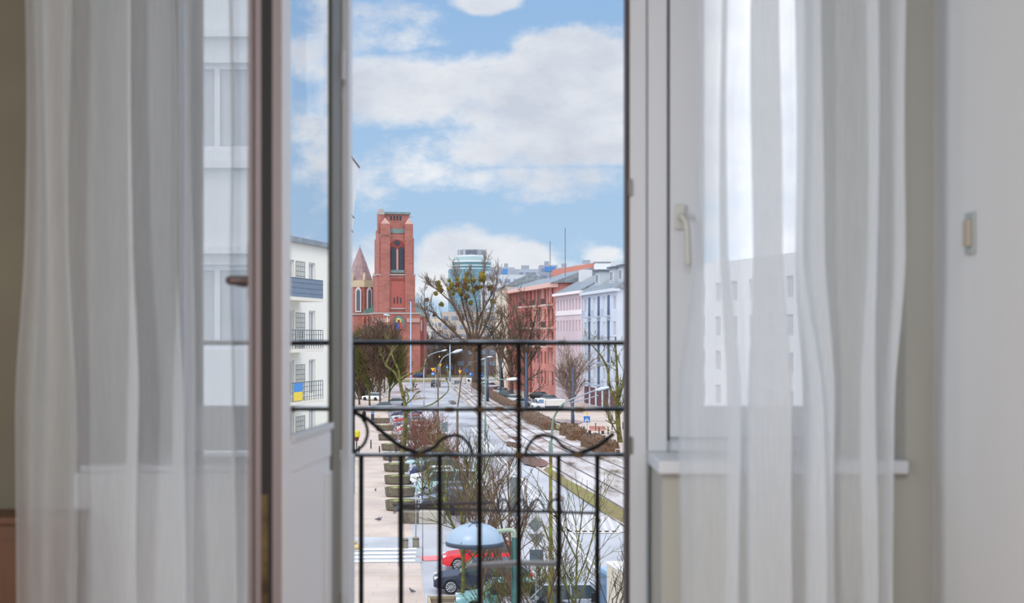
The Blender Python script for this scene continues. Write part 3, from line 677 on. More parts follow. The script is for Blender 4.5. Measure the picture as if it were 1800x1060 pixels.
wg = [(EYE+(590-b)/F*24, EYE+(590-a)/F*24) for a, b in ((810,960),(465,615),(110,265),(-245,-90))]
root, L_ = facade('projecting_house', 'white house front with tall windows outside the left window behind the curtain', (-7.6, 24), (-3.35, 24), 23, 1.2, [(.6,1.6),(2.0,3.2)], wg, mat('bright_stone', (224,225,225), .85), wfr, glass_l, 1)
for py in (440, 290, 60, -60): z = EYE+(590-py)/F*24; MB().box(-.1, L_+.05, -.12, 0, z-.06, z+.06).build('string_course', MAT['bright_stone'], root)
# ================================================================ CHURCH
YC = 420; KX = YC/F
ch_m = brickmat('church_brick', (174,110,100), (162,98,88), (170,120,110), 1.6, .55, .05, .85)
ch_d = mat('dark_brick', (136,66,62), .85); ston = mat('church_stone', (170,160,156), .8); cop = mat('green_copper', (126,144,142), .6, noise=(104,120,118), ns=.6)
lou = mat('belfry_louvre', (70,78,92), .6); pinkst = mat('rose_stone', (182,146,136), .8)
tw = thing('church_tower', 'tall red brick church bell tower at the end of the avenue', 'church tower', ((692-900)*KX, YC, 0), .22)
def cx(px): return (px-692)*KX
def cz(py): return EYE+(590-py)*KX
def cb(px0, px1, py0, py1, y0, y1, m, nm, par=None): return MB().box(cx(px0), cx(px1), y0, y1, cz(py1), cz(py0)).build(nm, m, par or tw)
cb(660,725,484,700,-5.5,5.5,ch_m,'lower_shaft'); cb(662,723,420,484,-5.2,5.2,ch_m,'belfry_stage'); cb(664,720,404,420,-4.9,4.9,ch_m,'upper_stage')
cb(670,716,378,404,-4.2,4.2,ch_m,'top_stage'); cb(668,718,375,379,-4.6,4.6,cop,'parapet_cap')
cb(653,733,552,700,-6.6,5.5,ch_m,'base_stage'); cb(652,734,550,552.6,-6.8,5.5,ston,'ledge'); cb(659,726,483,485.4,-5.8,5.6,ston,'ledge'); cb(664,682,416,417.6,-5.9,-4.9,ston,'ledge')
for a, b in ((665,681),(707,721)):
    MB().box(cx(a),cx(b),-5.9,-4.4,cz(484),cz(396)).build('buttress', ch_m, tw)
    m_ = (a+b)/2; MB().add([(cx(a),-5.9,cz(396)),(cx(b),-5.9,cz(396)),(cx(b),-4.4,cz(396)),(cx(a),-4.4,cz(396)),(cx(m_),-4.8,cz(385))],[(3,2,1,0),(0,1,4),(1,2,4),(2,3,4),(3,0,4)]).build('buttress_cap', pinkst, tw)
for a, b in ((661,680),(707,724)): cb(a,b,485,700,-6.0,-5.4,ch_m,'lower_buttress')
def arch_pts(px0, px1, py0, py1, n=10):
    x0, x1, z0, z1 = cx(px0), cx(px1), cz(py1), cz(py0); r = (x1-x0)/2; c = (x0+x1)/2
    return [(x0,z0),(x1,z0)]+[(c+r*math.cos(PI*k/n), z1-r+r*math.sin(PI*k/n)) for k in range(n+1)]
MB().prism(arch_pts(681,707,423,484), -5.26, -5.1).build('belfry_arch', ch_d, tw)
for a, b in ((682.5,691.5),(696.5,705.5)):
    o = MB().prism(arch_pts(a,b,436,476), -5.34, -5.2).build('belfry_window', mat('belfry_dark',(52,58,70),.7), tw)
    l = MB()
    for k in range(15): l.box(cx(a)+.15, cx(b)-.15, -5.42, -5.3, cz(474.5-k*2.5), cz(474.5-k*2.5)+.16)
    l.build('louvre_slats', lou, o)
cb(692.4,695.6,440,476,-5.42,-5.2,pinkst,'colonnette'); cb(682,706,476,481,-5.6,-5.2,cop,'window_sill')
MB().tube([(cx(693.5),-5.4,cz(429)),(cx(693.5),-5.2,cz(429))], 4.3*KX, 16).build('round_window', MAT['belfry_dark'], tw)
cb(681,707,404,412,-5.1,-4.8,cop,'copper_band')
for k in range(4): cb(682.5+k*5.5,685.5+k*5.5,382,389,-4.3,-4.1,MAT['belfry_dark'],'top_window')
t_ = MB().box(cx(661),cx(672),-4.8,-2.2,cz(410),cz(378)).build('stair_turret', ch_m, tw)
MB().prism(arch_pts(661,672,370,380), -4.9, -2.1).build('turret_gable', ston, tw)
MB().prism([(cx(683),cz(545)),(cx(708),cz(545)),(cx(708),cz(492)),(cx(683),cz(492))], -5.56, -5.48).build('sunk_panel', mat('panel_brick',(168,92,84),.85), tw)
for k in range(5): MB().prism(arch_pts(683.4+k*5,687.4+k*5,490,495), -5.64, -5.5).build('corbel_arch', ch_d, tw)
for k in range(3): cb(687.4+k*5.6,689.4+k*5.6,524-(2 if k==1 else 0),534,-5.66,-5.5,MAT['belfry_dark'],'slit_window')
cb(682,708,542,544,-5.9,-5.5,ston,'panel_sill')
o = MB().prism(arch_pts(684,707,554,580), -6.75, -6.55).build('niche_surround', mat('niche_brick',(150,84,78),.85), tw)
MB().prism(arch_pts(686.5,705,556,579), -6.80, -6.7).build('mosaic', mat('mosaic_blue',(66,104,128),.5,noise=(96,150,140),ns=3), tw)
MB().tube([(cx(695),-6.84,cz(564)),(cx(695),-6.78,cz(564))], 4.6*KX, 14).build('mosaic_gold', mat('mosaic_gold',(232,198,92),.5), tw)
MB().prism(arch_pts(693,697.4,562,570), -6.88, -6.8).build('mosaic_figure', mat('mosaic_brown',(112,70,54),.6), tw)
for a, b, c in ((689,693.5,(58,66,140)),(697,701.5,(206,74,50)),(693.4,697,(90,90,150))): MB().prism(arch_pts(a,b,567,579), -6.87, -6.8).build('mosaic_robe', mat('mosaic_%d' % c[0], c, .5), tw)
for a, b in ((655,680),(709,732)): cb(a,b,560,567,-6.9,-6.5,pinkst,'stone_band')
MB().tube([(cx(695),0,cz(376)),(cx(695),0,cz(371))], .1, 5).build('finial', ston, tw); MB().tube([(cx(716),-3,cz(382)),(cx(724),-3,cz(382.5))], .08, 5).build('finial', ston, tw)
# nave, apse turret and right aisle
nv = thing('church_nave', 'red brick church nave with octagonal spired turret left of the bell tower', 'church', ((625-900)*KX, YC+12, 0))
def nx(px): return (px-625)*KX
ph = PI/8
MB().lathe([(27*KX,0),(27*KX,cz(503)),(28.5*KX,cz(502)),(28.5*KX,cz(492))], 8, ph=ph).build('turret_drum', ch_m, nv)
MB().lathe([(28.8*KX,cz(503)),(29.2*KX,cz(496)),(29.2*KX,cz(491))], 8, ph=ph).build('cream_band', mat('cream_stone', (206,190,158), .8), nv)
MB().lathe([(25*KX,cz(493)),(13*KX,cz(460)),(.2,cz(431))], 8, ph=ph).build('spire', mat('spire_copper', (160,134,134), .6, noise=(140,114,116), ns=.8), nv)
for k in range(8):
    a = ph+2*PI*k/8; MB().lathe([(2.6*KX,0),(2.9*KX,1.2),(.1,2.4)], 6, (28*KX*math.cos(a), 28*KX*math.sin(a), cz(491))).build('pinnacle', MAT['cream_stone'], nv)
    a2 = a+PI/8; r = 25.2*KX*.985+.35; x, y = r*math.cos(a2), r*math.sin(a2)
    if y < 2:
        f = MB().prism([(-.9,0),(.9,0),(.9,6.5),(.5,7.3),(0,7.6),(-.5,7.3),(-.9,6.5)], -.14, .14).build('tall_window', mat('window_stone',(216,208,206),.7), nv); f.location = (x, y, cz(548)); f.rotation_euler = (0,0,a2+PI/2)
        g = MB().prism([(-.55,.4),(.55,.4),(.55,6.3),(0,7.0),(-.55,6.3)], -.18, .18).build('pane', glass_d, f)
MB().tube([(0,0,cz(432)),(0,0,cz(426))], .12, 5).build('spire_cross', ston, nv)
MB().box(nx(585), nx(662), -6, 20, 0, cz(552)).build('nave_wall', ch_m, nv)
MB().box(nx(584), nx(662), -6.3, 20, cz(553), cz(550)).build('nave_ledge', ston, nv)
MB().add([(nx(632),-6.1,cz(551)),(nx(664),-6.1,cz(551)),(nx(664),6,cz(504)),(nx(656),6,cz(508)),(nx(664),18,cz(551)),(nx(632),18,cz(551))], [(0,1,2,3),(1,4,2),(0,3,5),(3,2,4,5)]).build('green_roof', mat('green_tile', (84,118,104), .7, noise=(64,92,84), ns=2), nv)
for k in range(4): MB().box(nx(634+k*7), nx(637+k*7), -6.7, -6, 0, cz(556)).build('nave_buttress', mat('rose_brick',(196,120,110),.85), nv)
MB().box(nx(733), nx(744), -8, 6, 0, cz(556)).build('aisle_wall', ch_m, nv)
MB().add([(nx(725),-8,cz(556)),(nx(745),-8,cz(556)),(nx(745),6,cz(556)),(nx(725),6,cz(556)),(nx(726),0,cz(530))], [(3,2,1,0),(0,1,4),(1,2,4),(2,3,4),(3,0,4)]).build('aisle_roof', cop, nv)
MB().box(nx(738), nx(740.5), -8.2, -7.9, cz(582), cz(562)).build('aisle_window', MAT['window_stone'], nv)

# ================================================================ TEAL TOWER AND SKYLINE
Yt = 900; kt = Yt/F
tt = thing('office_tower', 'round teal glass office tower with grey crown rising behind the trees', 'skyscraper', ((829-900)*kt, Yt, 0))
def tz(py): return EYE+(590-py)*kt
tg = brickmat('teal_curtain_wall', (98,136,150), (90,128,144), (128,160,170), 1.4, 3.2, .25, .25)
tgd = mat('teal_band', (96,134,142), .3); twh = mat('tower_white', (216,222,226), .6); tcr = brickmat('crown_grey', (150,156,166),(136,142,152),(176,180,188),1.6,6,.3,.6)
MB().lathe([(41*kt,0),(41*kt,tz(474))], 28).build('shaft', tg, tt)
MB().lathe([(34.5*kt,tz(474)),(34.5*kt,tz(460))], 28).build('upper_shaft', tgd, tt)
for a, b, r in ((474,472.5,35.2),(468.5,467,35.2),(462,459.5,35.6)): MB().lathe([(r*kt,tz(a)),(r*kt,tz(b))], 28).build('white_ring', twh, tt)
MB().lathe([(35*kt,tz(459.5)),(30*kt,tz(454)),(26*kt,tz(452))], 28).build('sloping_glass', mat('pale_teal', (140,160,162), .6), tt)
MB().lathe([(25.5*kt,tz(452)),(25.5*kt,tz(449.5))], 28).build('white_ring', twh, tt)
MB().lathe([(24.5*kt,tz(450)),(24.5*kt,tz(441)),(25*kt,tz(440.4)),(25*kt,tz(439.8))], 28).build('crown', tcr, tt)
MB().box(-9*kt, 10*kt, -25*kt, -20*kt, tz(447), tz(441.4)).build('louvre_panel', mat('louvre_grey', (104,108,120), .6), tt)
def sky_block(label, px0, px1, py, Y, col, nb=4, extra=None):
    k = Y/F; root = thing('city_block', label, 'building', ((px0-900)*k, Y, 0)); W_ = (px1-px0)*k; H_ = EYE+(590-py)*k
    MB().box(0, W_, 0, 25, 0, H_).build('wall', mat('distant_render_%d_%d' % (col[0], col[2]), col, .85), root)
    w2 = MB()
    for j in range(nb):
        z = H_-2.2-j*3.4
        if z < 1: break
        n = max(2, int(W_/3.2))
        for i in range(n): w2.box(W_*(i+.2)/n, W_*(i+.8)/n, -.15, .05, z-.9, z+.5)
    w2.build('window_band', mat('distant_pane', (126,138,156), .3), root)
    MB().box(W_*.3, W_*.55, 5, 12, H_, H_+2.2).build('plant_room', mat('distant_plant_room', (150,154,162), .8), root)
    if extra: MB().box(W_*extra[0], W_*extra[1], -.25, 0, H_-3.2, H_-.8).build('blue_sign', mat('blue_panel', (72,134,196), .6), root)
    return root
sky_block('distant blue-grey slab block just right of the teal tower', 852, 884, 476, 780, (176,186,200), 8)
sky_block('distant grey block with a bright blue rooftop panel beside the slab', 878, 905, 470, 700, (160,168,182), 6, (.2,.55))
sky_block('distant pale block low behind the cream building', 845, 872, 494, 640, (206,210,218), 6)
sky_block('long distant grey block above the red building roofs', 900, 955, 473, 760, (168,176,188), 5)
sky_block('distant dark-topped block with blue billboard left of the aerials', 948, 980, 466, 720, (156,160,174), 4, (.3,.9))
sky_block('distant block seen between the two roof aerials', 978, 1012, 470, 700, (172,178,186), 4)
sky_block('faraway pale grey block above the terracotta wall', 1010, 1062, 464, 690, (186,192,200), 4)
sky_block('wide low grey-roofed block behind the red gables', 868, 948, 483, 560, (190,196,204), 3)
sky_block('small tan block with flat roof right of the church', 735, 748, 549, 560, (188,154,128), 6)
sky_block('pale cream block far behind the mistletoe tree', 746, 786, 560, 600, (212,200,184), 6)
sky_block('dull white block between church and mistletoe tree', 742, 768, 574, 520, (206,198,192), 5)
sky_block('mid-grey apartment block behind the bare branches of the large tree', 776, 880, 548, 540, (178,168,160), 7)
sky_block('brown-grey block low behind the roundabout trees', 738, 800, 596, 450, (132,112,104), 4)
sky_block('dark reddish block low beside the roundabout', 800, 876, 606, 440, (122,104,100), 3)

# ================================================================ TREES
def twigmat(name, a, b): return mat(name, a, .9, noise=b, ns=2.5)
barks = {'grey': twigmat('bark_grey', (104,92,82), (72,62,54)), 'moss': twigmat('bark_moss', (122,124,58), (66,58,40)), 'brown': twigmat('bark_brown', (116,94,76), (80,62,50)),
         'red': twigmat('bark_red', (150,110,92), (104,70,60)), 'dark': twigmat('bark_dark', (96,86,68), (62,54,44)), 'pale': twigmat('bark_pale', (150,130,116), (112,94,84))}
def grow(tr, tw, p, d, ln, r, lv, maxlv, rnd, spread, up, tmin, kids, seg=4):
    pts = [Vector(p)]; dd = Vector(d).normalized(); st = ln/seg
    for i in range(seg):
        j = Vector((rnd.uniform(-1,1), rnd.uniform(-1,1), rnd.uniform(-1,1)))*(.16 if lv else .05)
        dd = (dd+j+Vector((0,0,up*.12))).normalized(); pts.append(pts[-1]+dd*st)
    end = max(tmin, r*(.55 if lv < maxlv else .4)); rads = [r+(end-r)*i/seg for i in range(seg+1)]
    tgt = tr if lv <= 1 else tw
    tgt.tube(pts, rads, 6 if lv == 0 else (5 if lv == 1 else 3), cap=False)
    if lv >= maxlv: return
    n = kids[min(lv, len(kids)-1)]
    for k in range(n):
        t = (.35 if lv == 0 else .2)+(.65 if lv == 0 else .8)*(k+rnd.random()*.8)/n
        t = min(t, 1); i = min(int(t*seg), seg-1); q = pts[i].lerp(pts[i+1], t*seg-i)
        base = (pts[i+1]-pts[i]).normalized()
        az = rnd.uniform(0, 2*PI); o = base.orthogonal().normalized(); o.rotate(Matrix.Rotation(az, 3, base))
        a = spread*rnd.uniform(.6, 1.2); nd = base*math.cos(a)+o*math.sin(a)
        grow(tr, tw, q, nd, ln*rnd.uniform(.5,.72)*(1.05-.35*t if lv else 1.1), max(tmin, r*.5), lv+1, maxlv, rnd, spread, up, tmin, kids, 3)
def tree(name, label, px, py, hpx, kind, seed, kids=(9,7,6,5), lv=3, spread=.62, r=None, tmin=.02, up=1, trunk=.45, group=None, cat='tree', lean=0):
    b = G(px, py); k = b.y/F; h = hpx*k
    root = thing(name, label, cat, tuple(b), 0, group); rnd = random.Random(seed)
    a, t = MB(), MB(); grow(a, t, (0,0,-.1), (lean,0,1), h*trunk, r or h*.018, 0, lv, rnd, spread, up, tmin, kids, 5)
    a.build('trunk', barks[kind], root, smooth=True)
    if t.v: t.build('twigs', barks[kind], root)
    return root
def limb_tree(name, label, px, py, limbs, kind, twigs=0, seed=0, tmin=.03, tl=.06, cat='tree'):
    # limbs: lists of (px, py, radius px, depth offset m) traced at the depth of the foot
    b = G(px, py); Y = b.y; k = Y/F; root = thing(name, label, cat, tuple(b)); rnd = random.Random(seed); a, t = MB(), MB()
    for L_ in limbs:
        pts = []; rad = []
        for q in L_:
            v = P(q[0], q[1], Y)-b; v.y += q[3] if len(q) > 3 else 0; pts.append(v); rad.append(q[2]*k)
        sp = spline(pts, 5); rr = [rad[min(int(i/5), len(rad)-1)]+(rad[min(int(i/5)+1, len(rad)-1)]-rad[min(int(i/5), len(rad)-1)])*((i % 5)/5) for i in range(len(sp))]
        a.tube(sp, rr, 7)
        if twigs:
            for _ in range(twigs):
                i = rnd.randint(1, len(sp)-1); d = Vector((rnd.uniform(-1,1), rnd.uniform(-1,1), rnd.uniform(-.1,1.3)))
                grow(t, t, sp[i], d, tl*Y*rnd.uniform(.3,1)*.4, max(tmin, rr[i]*.3), 1, 3, rnd, .6, 1, tmin, (4,4,3), 3)
    a.build('trunk', barks[kind], root, smooth=True)
    if t.v: t.build('twigs', barks[kind], root)
    return root
# mistletoe tree
def mistletoe_tree():
    b = G(833, 676); b.y = 352; b.x = (833-900)/F*352; k = 352/F
    root = thing('mistletoe_tree', 'broad bare tree full of yellow-green mistletoe balls below the teal tower', 'tree', tuple(b)); rnd = random.Random(5); a, t = MB(), MB()
    def pt(px, py, dy=0): v = P(px, py, 352)-b; v.y = dy; return v
    arms = [[(833,676),(833,640),(832,610)], [(832,612),(822,585),(808,560),(792,520),(783,492)],[(832,612),(838,580),(838,540),(830,505),(826,480)],[(832,612),(850,580),(862,545),(870,510),(874,485)],
            [(832,615),(805,590),(780,566),(760,548),(745,544)],[(833,618),(800,600),(775,590),(752,560),(748,515)],[(832,612),(824,575),(812,530),(805,500),(802,478)],[(832,612),(846,570),(850,530),(850,490),(852,470)],
            [(832,615),(860,592),(880,565),(893,535),(900,515)],[(833,618),(868,602),(895,585),(910,560)],[(830,610),(815,570),(800,540),(772,512),(760,505)],[(833,610),(830,570),(818,530),(816,505)],[(833,612),(842,560),(862,520),(866,497)]]
    for i, A in enumerate(arms):
        dy = rnd.uniform(-7, 7) if i else 0
        sp = spline([pt(x, y, dy*j/(len(A)-1)) for j, (x, y) in enumerate(A)], 5); n = len(sp)
        r0, r1 = (.75, .55) if i == 0 else (.34, .07)
        a.tube(sp, [r0+(r1-r0)*j/(n-1) for j in range(n)], 6)
        if i:
            for _ in range(24):
                j = rnd.randint(int(n*.2), n-1); d = (sp[j]-sp[max(0,j-2)]).normalized()+Vector((rnd.uniform(-.8,.8), rnd.uniform(-.8,.8), rnd.uniform(-.1,.7)))
                grow(t, t, sp[j], d, rnd.uniform(1.5,3.9), .07, 1, 3, rnd, .55, 1, .03, (5,4,3), 3)
    a.build('trunk', barks['brown'], root, smooth=True); t.build('twigs', twigmat('bark_haze', (140,124,108), (108,94,80)), root)
    mm = [mat('mistletoe_olive', (150,140,62), .9, noise=(104,96,44), ns=3), mat('mistletoe_yellow', (160,142,46), .9, noise=(122,108,44), ns=3), mat('mistletoe_rust', (140,106,56), .9, noise=(100,78,48), ns=3)]
    spots = [(769,498,4),(772,505,4),(774,510,3.5),(767,516,3),(750,527,2.6),(775,535,3.4),(765,553,3),(790,493,2.4),(795,500,3),(794,505,3),(804,491,2.8),(806,499,3),(803,502,2.6),(800,510,3),(808,512,4),(811,517,3.2),(797,517,2.4),(789,509,2.4),
             (820,481,3.2),(818,490,3),(819,497,3),(823,495,3),(821,505,3.8),(822,508,3),(820,522,3.8),(832,492,3.6),(847,484,4.4),(850,490,4),(845,491,3.4),(838,505,4),(845,504,2.6),(861,505,4),(827,532,3.4),(798,579,3),(866,530,3.6),(875,548,3),(832,511,2.6)]
    for i, (x, y, r) in enumerate(spots):
        m = MB(); c = pt(x, y, rnd.uniform(-3,3)); R = r*k*1.6
        for _ in range(60):
            d = Vector((rnd.gauss(0,1), rnd.gauss(0,1), rnd.gauss(0,.9))).normalized(); e = c+d*R*rnd.uniform(.75,1.1)
            s_ = Vector((rnd.gauss(0,1), rnd.gauss(0,1), rnd.gauss(0,1))).normalized()*R*.22
            m.tube([c+d*R*.2, (c+e)/2+s_*.5, e], [.05,.06,.10], 3)
        m.ball(c, R*.62, 7, 5)
        m.build('mistletoe_ball', mm[(i*7+i//3) % 3], root)
mistletoe_tree()
# pruned mossy tree in front of the parked cars, left of centre
limb_tree('pruned_tree', 'mossy pollarded tree with crooked limbs rising left of the centre', 709, 838, [
    [(706,838,5.2),(708,800,4.6),(712,760,4.2),(713,720,3.4),(706,685,3.2),(702,668,3)],
    [(702,670,2.8),(694,655,2.2),(681,645,1.9),(679,640,1.8),(685,625,1.7),(692,615,1.2),(700,606,.8)], [(703,668,2.2),(700,650,1.7),(692,632,1.4),(688,618,1.2),(692,606,.9)],
    [(704,667,2.2),(712,661,1.8),(725,656,1.3),(738,652,1.1),(748,640,.9),(752,622,.7)], [(705,690,1.8),(714,690,1.4),(718,698,1.3),(716,704,1.2)], [(715,688,1.2),(724,686,1),(737,683,.8)],
    [(710,712,2.2),(722,704,1.2),(732,690,.7)], [(712,725,2.2),(735,718,1.6),(756,712,1.4),(772,702,1.2),(787,688,1),(788,676,.8),(784,664,.6)]], 'moss', 2, 3, .02, .03)
# pollarded tree at the right edge
limb_tree('pruned_tree', 'pollarded tree with three thick upright limbs in front of the pale blue building', 1087, 778, [
    [(1090,778,5),(1087,750,4.2),(1085,720,4.6),(1084,700,5)], [(1082,704,3),(1072,680,2.2),(1068,650,1.9),(1058,628,1.5),(1045,612,1.1),(1040,607,.8)], [(1085,702,3.2),(1085,670,2.4),(1084,640,2),(1082,610,1.8),(1082,592,1.3)],
    [(1087,704,3),(1093,680,2.2),(1098,655,2),(1104,625,1.6),(1108,600,1.2)], [(1084,742,1.6),(1076,745,.9),(1064,738,.6)]], 'moss', 6, 9, .02, .05)
# trunks by the red buildings
limb_tree('street_tree', 'forked dark tree against the red building right of the balcony bar', 925, 705, [
    [(925,705,4),(925,660,3.4),(924,625,3)], [(924,626,2.6),(916,600,2),(912,570,1.5),(906,540,1)], [(924,628,2.6),(930,600,2),(938,570,1.4),(944,545,.9)], [(925,650,2),(940,620,1.4),(950,605,1)], [(924,640,2.2),(905,605,1.6),(893,575,1.1),(882,545,.7)]], 'dark', 10, 11, .035, .055)
limb_tree('street_tree', 'mossy tree with spreading limbs in front of the cream building', 898, 700, [
    [(899,700,4),(899,660,3.2),(897,630,2.8)], [(897,632,2.2),(890,605,1.6),(885,575,1.2),(877,545,.8)], [(897,632,2.4),(902,600,1.8),(904,570,1.3),(900,535,.8)], [(898,650,2),(884,620,1.5),(872,595,1)]], 'brown', 11, 12, .035, .055)
limb_tree('street_tree', 'slender dark tree beside the left balcony bar near the hedge start', 882, 690, [
    [(884,692,3),(882,660,2.6),(878,630,2)], [(878,630,1.8),(870,605,1.3),(864,575,.9)], [(878,632,1.8),(884,600,1.4),(890,570,.8)]], 'dark', 10, 13, .04, .055)
tree('round_tree', 'rounded bare tree with pinkish twigs in front of the pink building', 1006, 743, 150, 'pale', 21, (16,8,6,3), 3, .6, .2, .018, .8, .5)
# thicket at the left by the church
for i, (x, y, h, s_, lb, kd) in enumerate(((632,712,120,31,'dense twiggy tree at the left edge below the spired turret','brown'),(650,716,142,32,'bushy greenish tree beside the left end of the railing','moss'),(668,718,150,33,'tall dense tree in front of the church nave','brown'),(684,716,132,34,'dense bare tree directly below the mosaic niche','moss'),(655,690,128,35,'brown tree behind the left thicket','grey'),(640,700,110,36,'low dense tree near the left lawn','grey'),(676,690,120,38,'thin bare tree rear of the thicket under the bell tower','grey'))):
    tree('thicket_tree', lb, x, y, h*1.15, kd, s_, (30,12,8,5), 3, .55, .2, .035 if y > 700 else .045, 1.1, .46, 'dense trees left of the avenue')
# trees beyond the roundabout
rr = random.Random(8)
for i, x in enumerate((728,744,758,772,786,800,846,862,880,660,700,816)):
    y = rr.uniform(657,664)
    tree('background_tree', ['hazy bare tree beyond the roundabout right of the church base','second hazy bare tree right of the church','bare tree behind the grass island','brown bare tree above the dark car','bare tree behind the yellow signs','bare tree left of the mistletoe tree','bare tree just right of the mistletoe trunk','bare tree between mistletoe tree and cream building','bare tree at the foot of the cream building','bare tree in front of the church nave wall','bare tree at the bell tower base','thin bare tree behind the mistletoe trunk'][i], x, y, rr.uniform(72,104), ['grey','brown','pale'][i % 3], 50+i, (16,9,7,4), 3, .6, .3, .06, 1, .4, 'bare trees beyond the roundabout')
# red-brown shrubs between the parked cars
def shrub(name, label, px, py, wpx, hpx, kind, seed, n=90, group=None, tmin=.018, rr=.03):
    b = G(px, py); k = b.y/F; root = thing(name, label, 'shrub', tuple(b), 0, group); rnd = random.Random(seed); t = MB()
    for _ in range(n):
        x = rnd.gauss(0, .28)*wpx*k; y = rnd.gauss(0, .3)*wpx*k
        grow(t, t, (x, y, 0), (rnd.uniform(-.45,.45)+x/(wpx*k), rnd.uniform(-.4,.4), 1), hpx*k*rnd.uniform(.6,1), rr, 1, 3, rnd, .55, .6, tmin, (4,3,3), 3)
    t.build('twigs', barks[kind], root); return root
shrub('street_shrub', 'dense reddish shrub among the parked cars beside the pruned tree', 742, 806, 46, 72, 'red', 71, 60)
shrub('street_shrub', 'reddish shrub under the grey square road sign', 774, 818, 40, 52, 'red', 72, 40)
shrub('street_shrub', 'small brown shrub on the parking verge behind the reddish shrubs', 752, 770, 30, 40, 'red', 73, 30)
shrub('street_shrub', 'dark low shrub at the left lawn by the far crossing', 640, 702, 26, 34, 'dark', 74, 50, None, .04, .06)
for i, (x, y, w_, h_, lb) in enumerate(((752,912,44,20,'low winter shrubs in the concrete bed at the end of the parked row'),(800,905,60,34,'tangle of low brown shrubs between dark parked cars'),(838,900,40,40,'brown shrub left of the first long balcony bar'),(880,1085,60,80,'tangled shrub beneath the green lamp pole'),(960,1090,60,95,'olive shrub at the foot of the mossy lamp post'),(1070,1085,60,60,'low tangled shrub in front of the cream box truck'))):
    shrub('verge_shrub', lb, x, y, w_, h_, 'brown' if i < 3 else 'moss', 80+i, 30, None, .012, .02)
# near street trees rising from the verge
near = [(757,905,150,'moss',91,'slim mossy tree behind the concrete bed, left of the second thin bar',.10),(742,900,120,'dark',92,'thin dark tree beside the slim mossy one',.09),(812,1075,330,'moss',93,'young bare tree whose trunk rises behind the domed lamp',.17),(846,1110,300,'brown',94,'bare tree behind the first long balcony bar near the bottom',.15),
        (835,950,150,'brown',95,'bare forked tree above the domed lamp',.12),(870,900,110,'brown',96,'small bare tree spreading over the roadway left of the second long bar',.07),(1012,1180,330,'moss',97,'bright mossy young tree at the lower right in front of the blue truck cab',.11),(905,1150,330,'brown',98,'leaning bare tree crossing behind the green lamp pole',.16),(960,1240,280,'brown',99,'bare tree with fine twigs over the grey road signs',.12),(790,880,90,'brown',90,'small twiggy tree left of the mossy trunks over the silver cars',.07),(1085,1190,230,'brown',89,'thin bare tree over the white truck roof',.07)]
for x, y, h, kd, s_, lb, r in near:
    tree('young_tree', lb, x, y, h, kd, s_, (8,5,4), 3, .6, r*.62, .009, .5, .62)

# hedges
def hedge(label, pts, wpx, h_, seed):
    pts = [G(*p) for p in pts]; b = pts[0]; root = thing('clipped_hedge', label, 'hedge', tuple(b)); rnd = random.Random(seed)
    mb = MB(); n = 0; sp = spline(pts, 8); w_ = wpx
    sec = []
    for i, p in enumerate(sp):
        d = (sp[min(i+1,len(sp)-1)]-sp[max(0,i-1)]).normalized(); nr = Vector((-d.y, d.x, 0)); s_ = .8 if i in (0, len(sp)-1) else 1
        sec.append([p-b+nr*(a*w_/2*s_)+Vector((0,0,z*s_))+Vector((rnd.uniform(-.06,.06),rnd.uniform(-.06,.06),rnd.uniform(-.05,.05))) for a, z in ((-1,0),(-1.05,h_*.5),(-.92,h_*.93),(-.5,h_),(.5,h_),(.92,h_*.93),(1.05,h_*.5),(1,0))])
    for s_ in sec: mb.v += [tuple(q) for q in s_]
    m = 8
    for i in range(len(sec)-1):
        for j in range(m-1): mb.f.append((i*m+j, i*m+j+1, (i+1)*m+j+1, (i+1)*m+j))
    mb.f.append(tuple(range(m))); mb.f.append(tuple((len(sec)-1)*m+j for j in range(m-1,-1,-1)))
    mb.build('foliage', mat('hedge_brown', (124,96,72), .95, noise=(78,58,44), ns=5, bump=.35, bs=9), root)
    t = MB()
    for _ in range(int(60*len(pts))):
        i = rnd.randint(0, len(sec)-1); j = rnd.randint(1, 6); p = sec[i][j]; d = Vector((rnd.uniform(-.5,.5), rnd.uniform(-.7,.2), rnd.uniform(.3,1)))*.28; t.tube([p, p+d], [.03,.015], 3, False)
    tag(t.build('twigs', barks['brown'], root), kind='stuff')
hedge('long clipped brown hedge running from the far junction along the tram tracks', [(832,680),(850,690),(872,703),(892,714),(905,720)], 1.5, 1.15, 1)
hedge('clipped brown hedge behind the second long bar, next along from the long hedge', [(925,735),(940,743),(958,752),(966,757)], 1.7, 1.3, 2)
hedge('short clipped hedge block left of the blue crossing sign, rear one', [(997,764),(1004,767)], 2.0, 1.4, 3)
hedge('short clipped hedge block left of the blue crossing sign, front one', [(1008,771),(1018,775)], 2.0, 1.4, 4)
hedge('clipped brown hedge at the right by the pedestrian crossing, rear half', [(1033,785),(1045,788),(1054,793)], 1.8, 1.45, 5)
hedge('clipped brown hedge at the right by the pedestrian crossing, front half', [(1055,795),(1066,798),(1075,800)], 1.8, 1.35, 6)
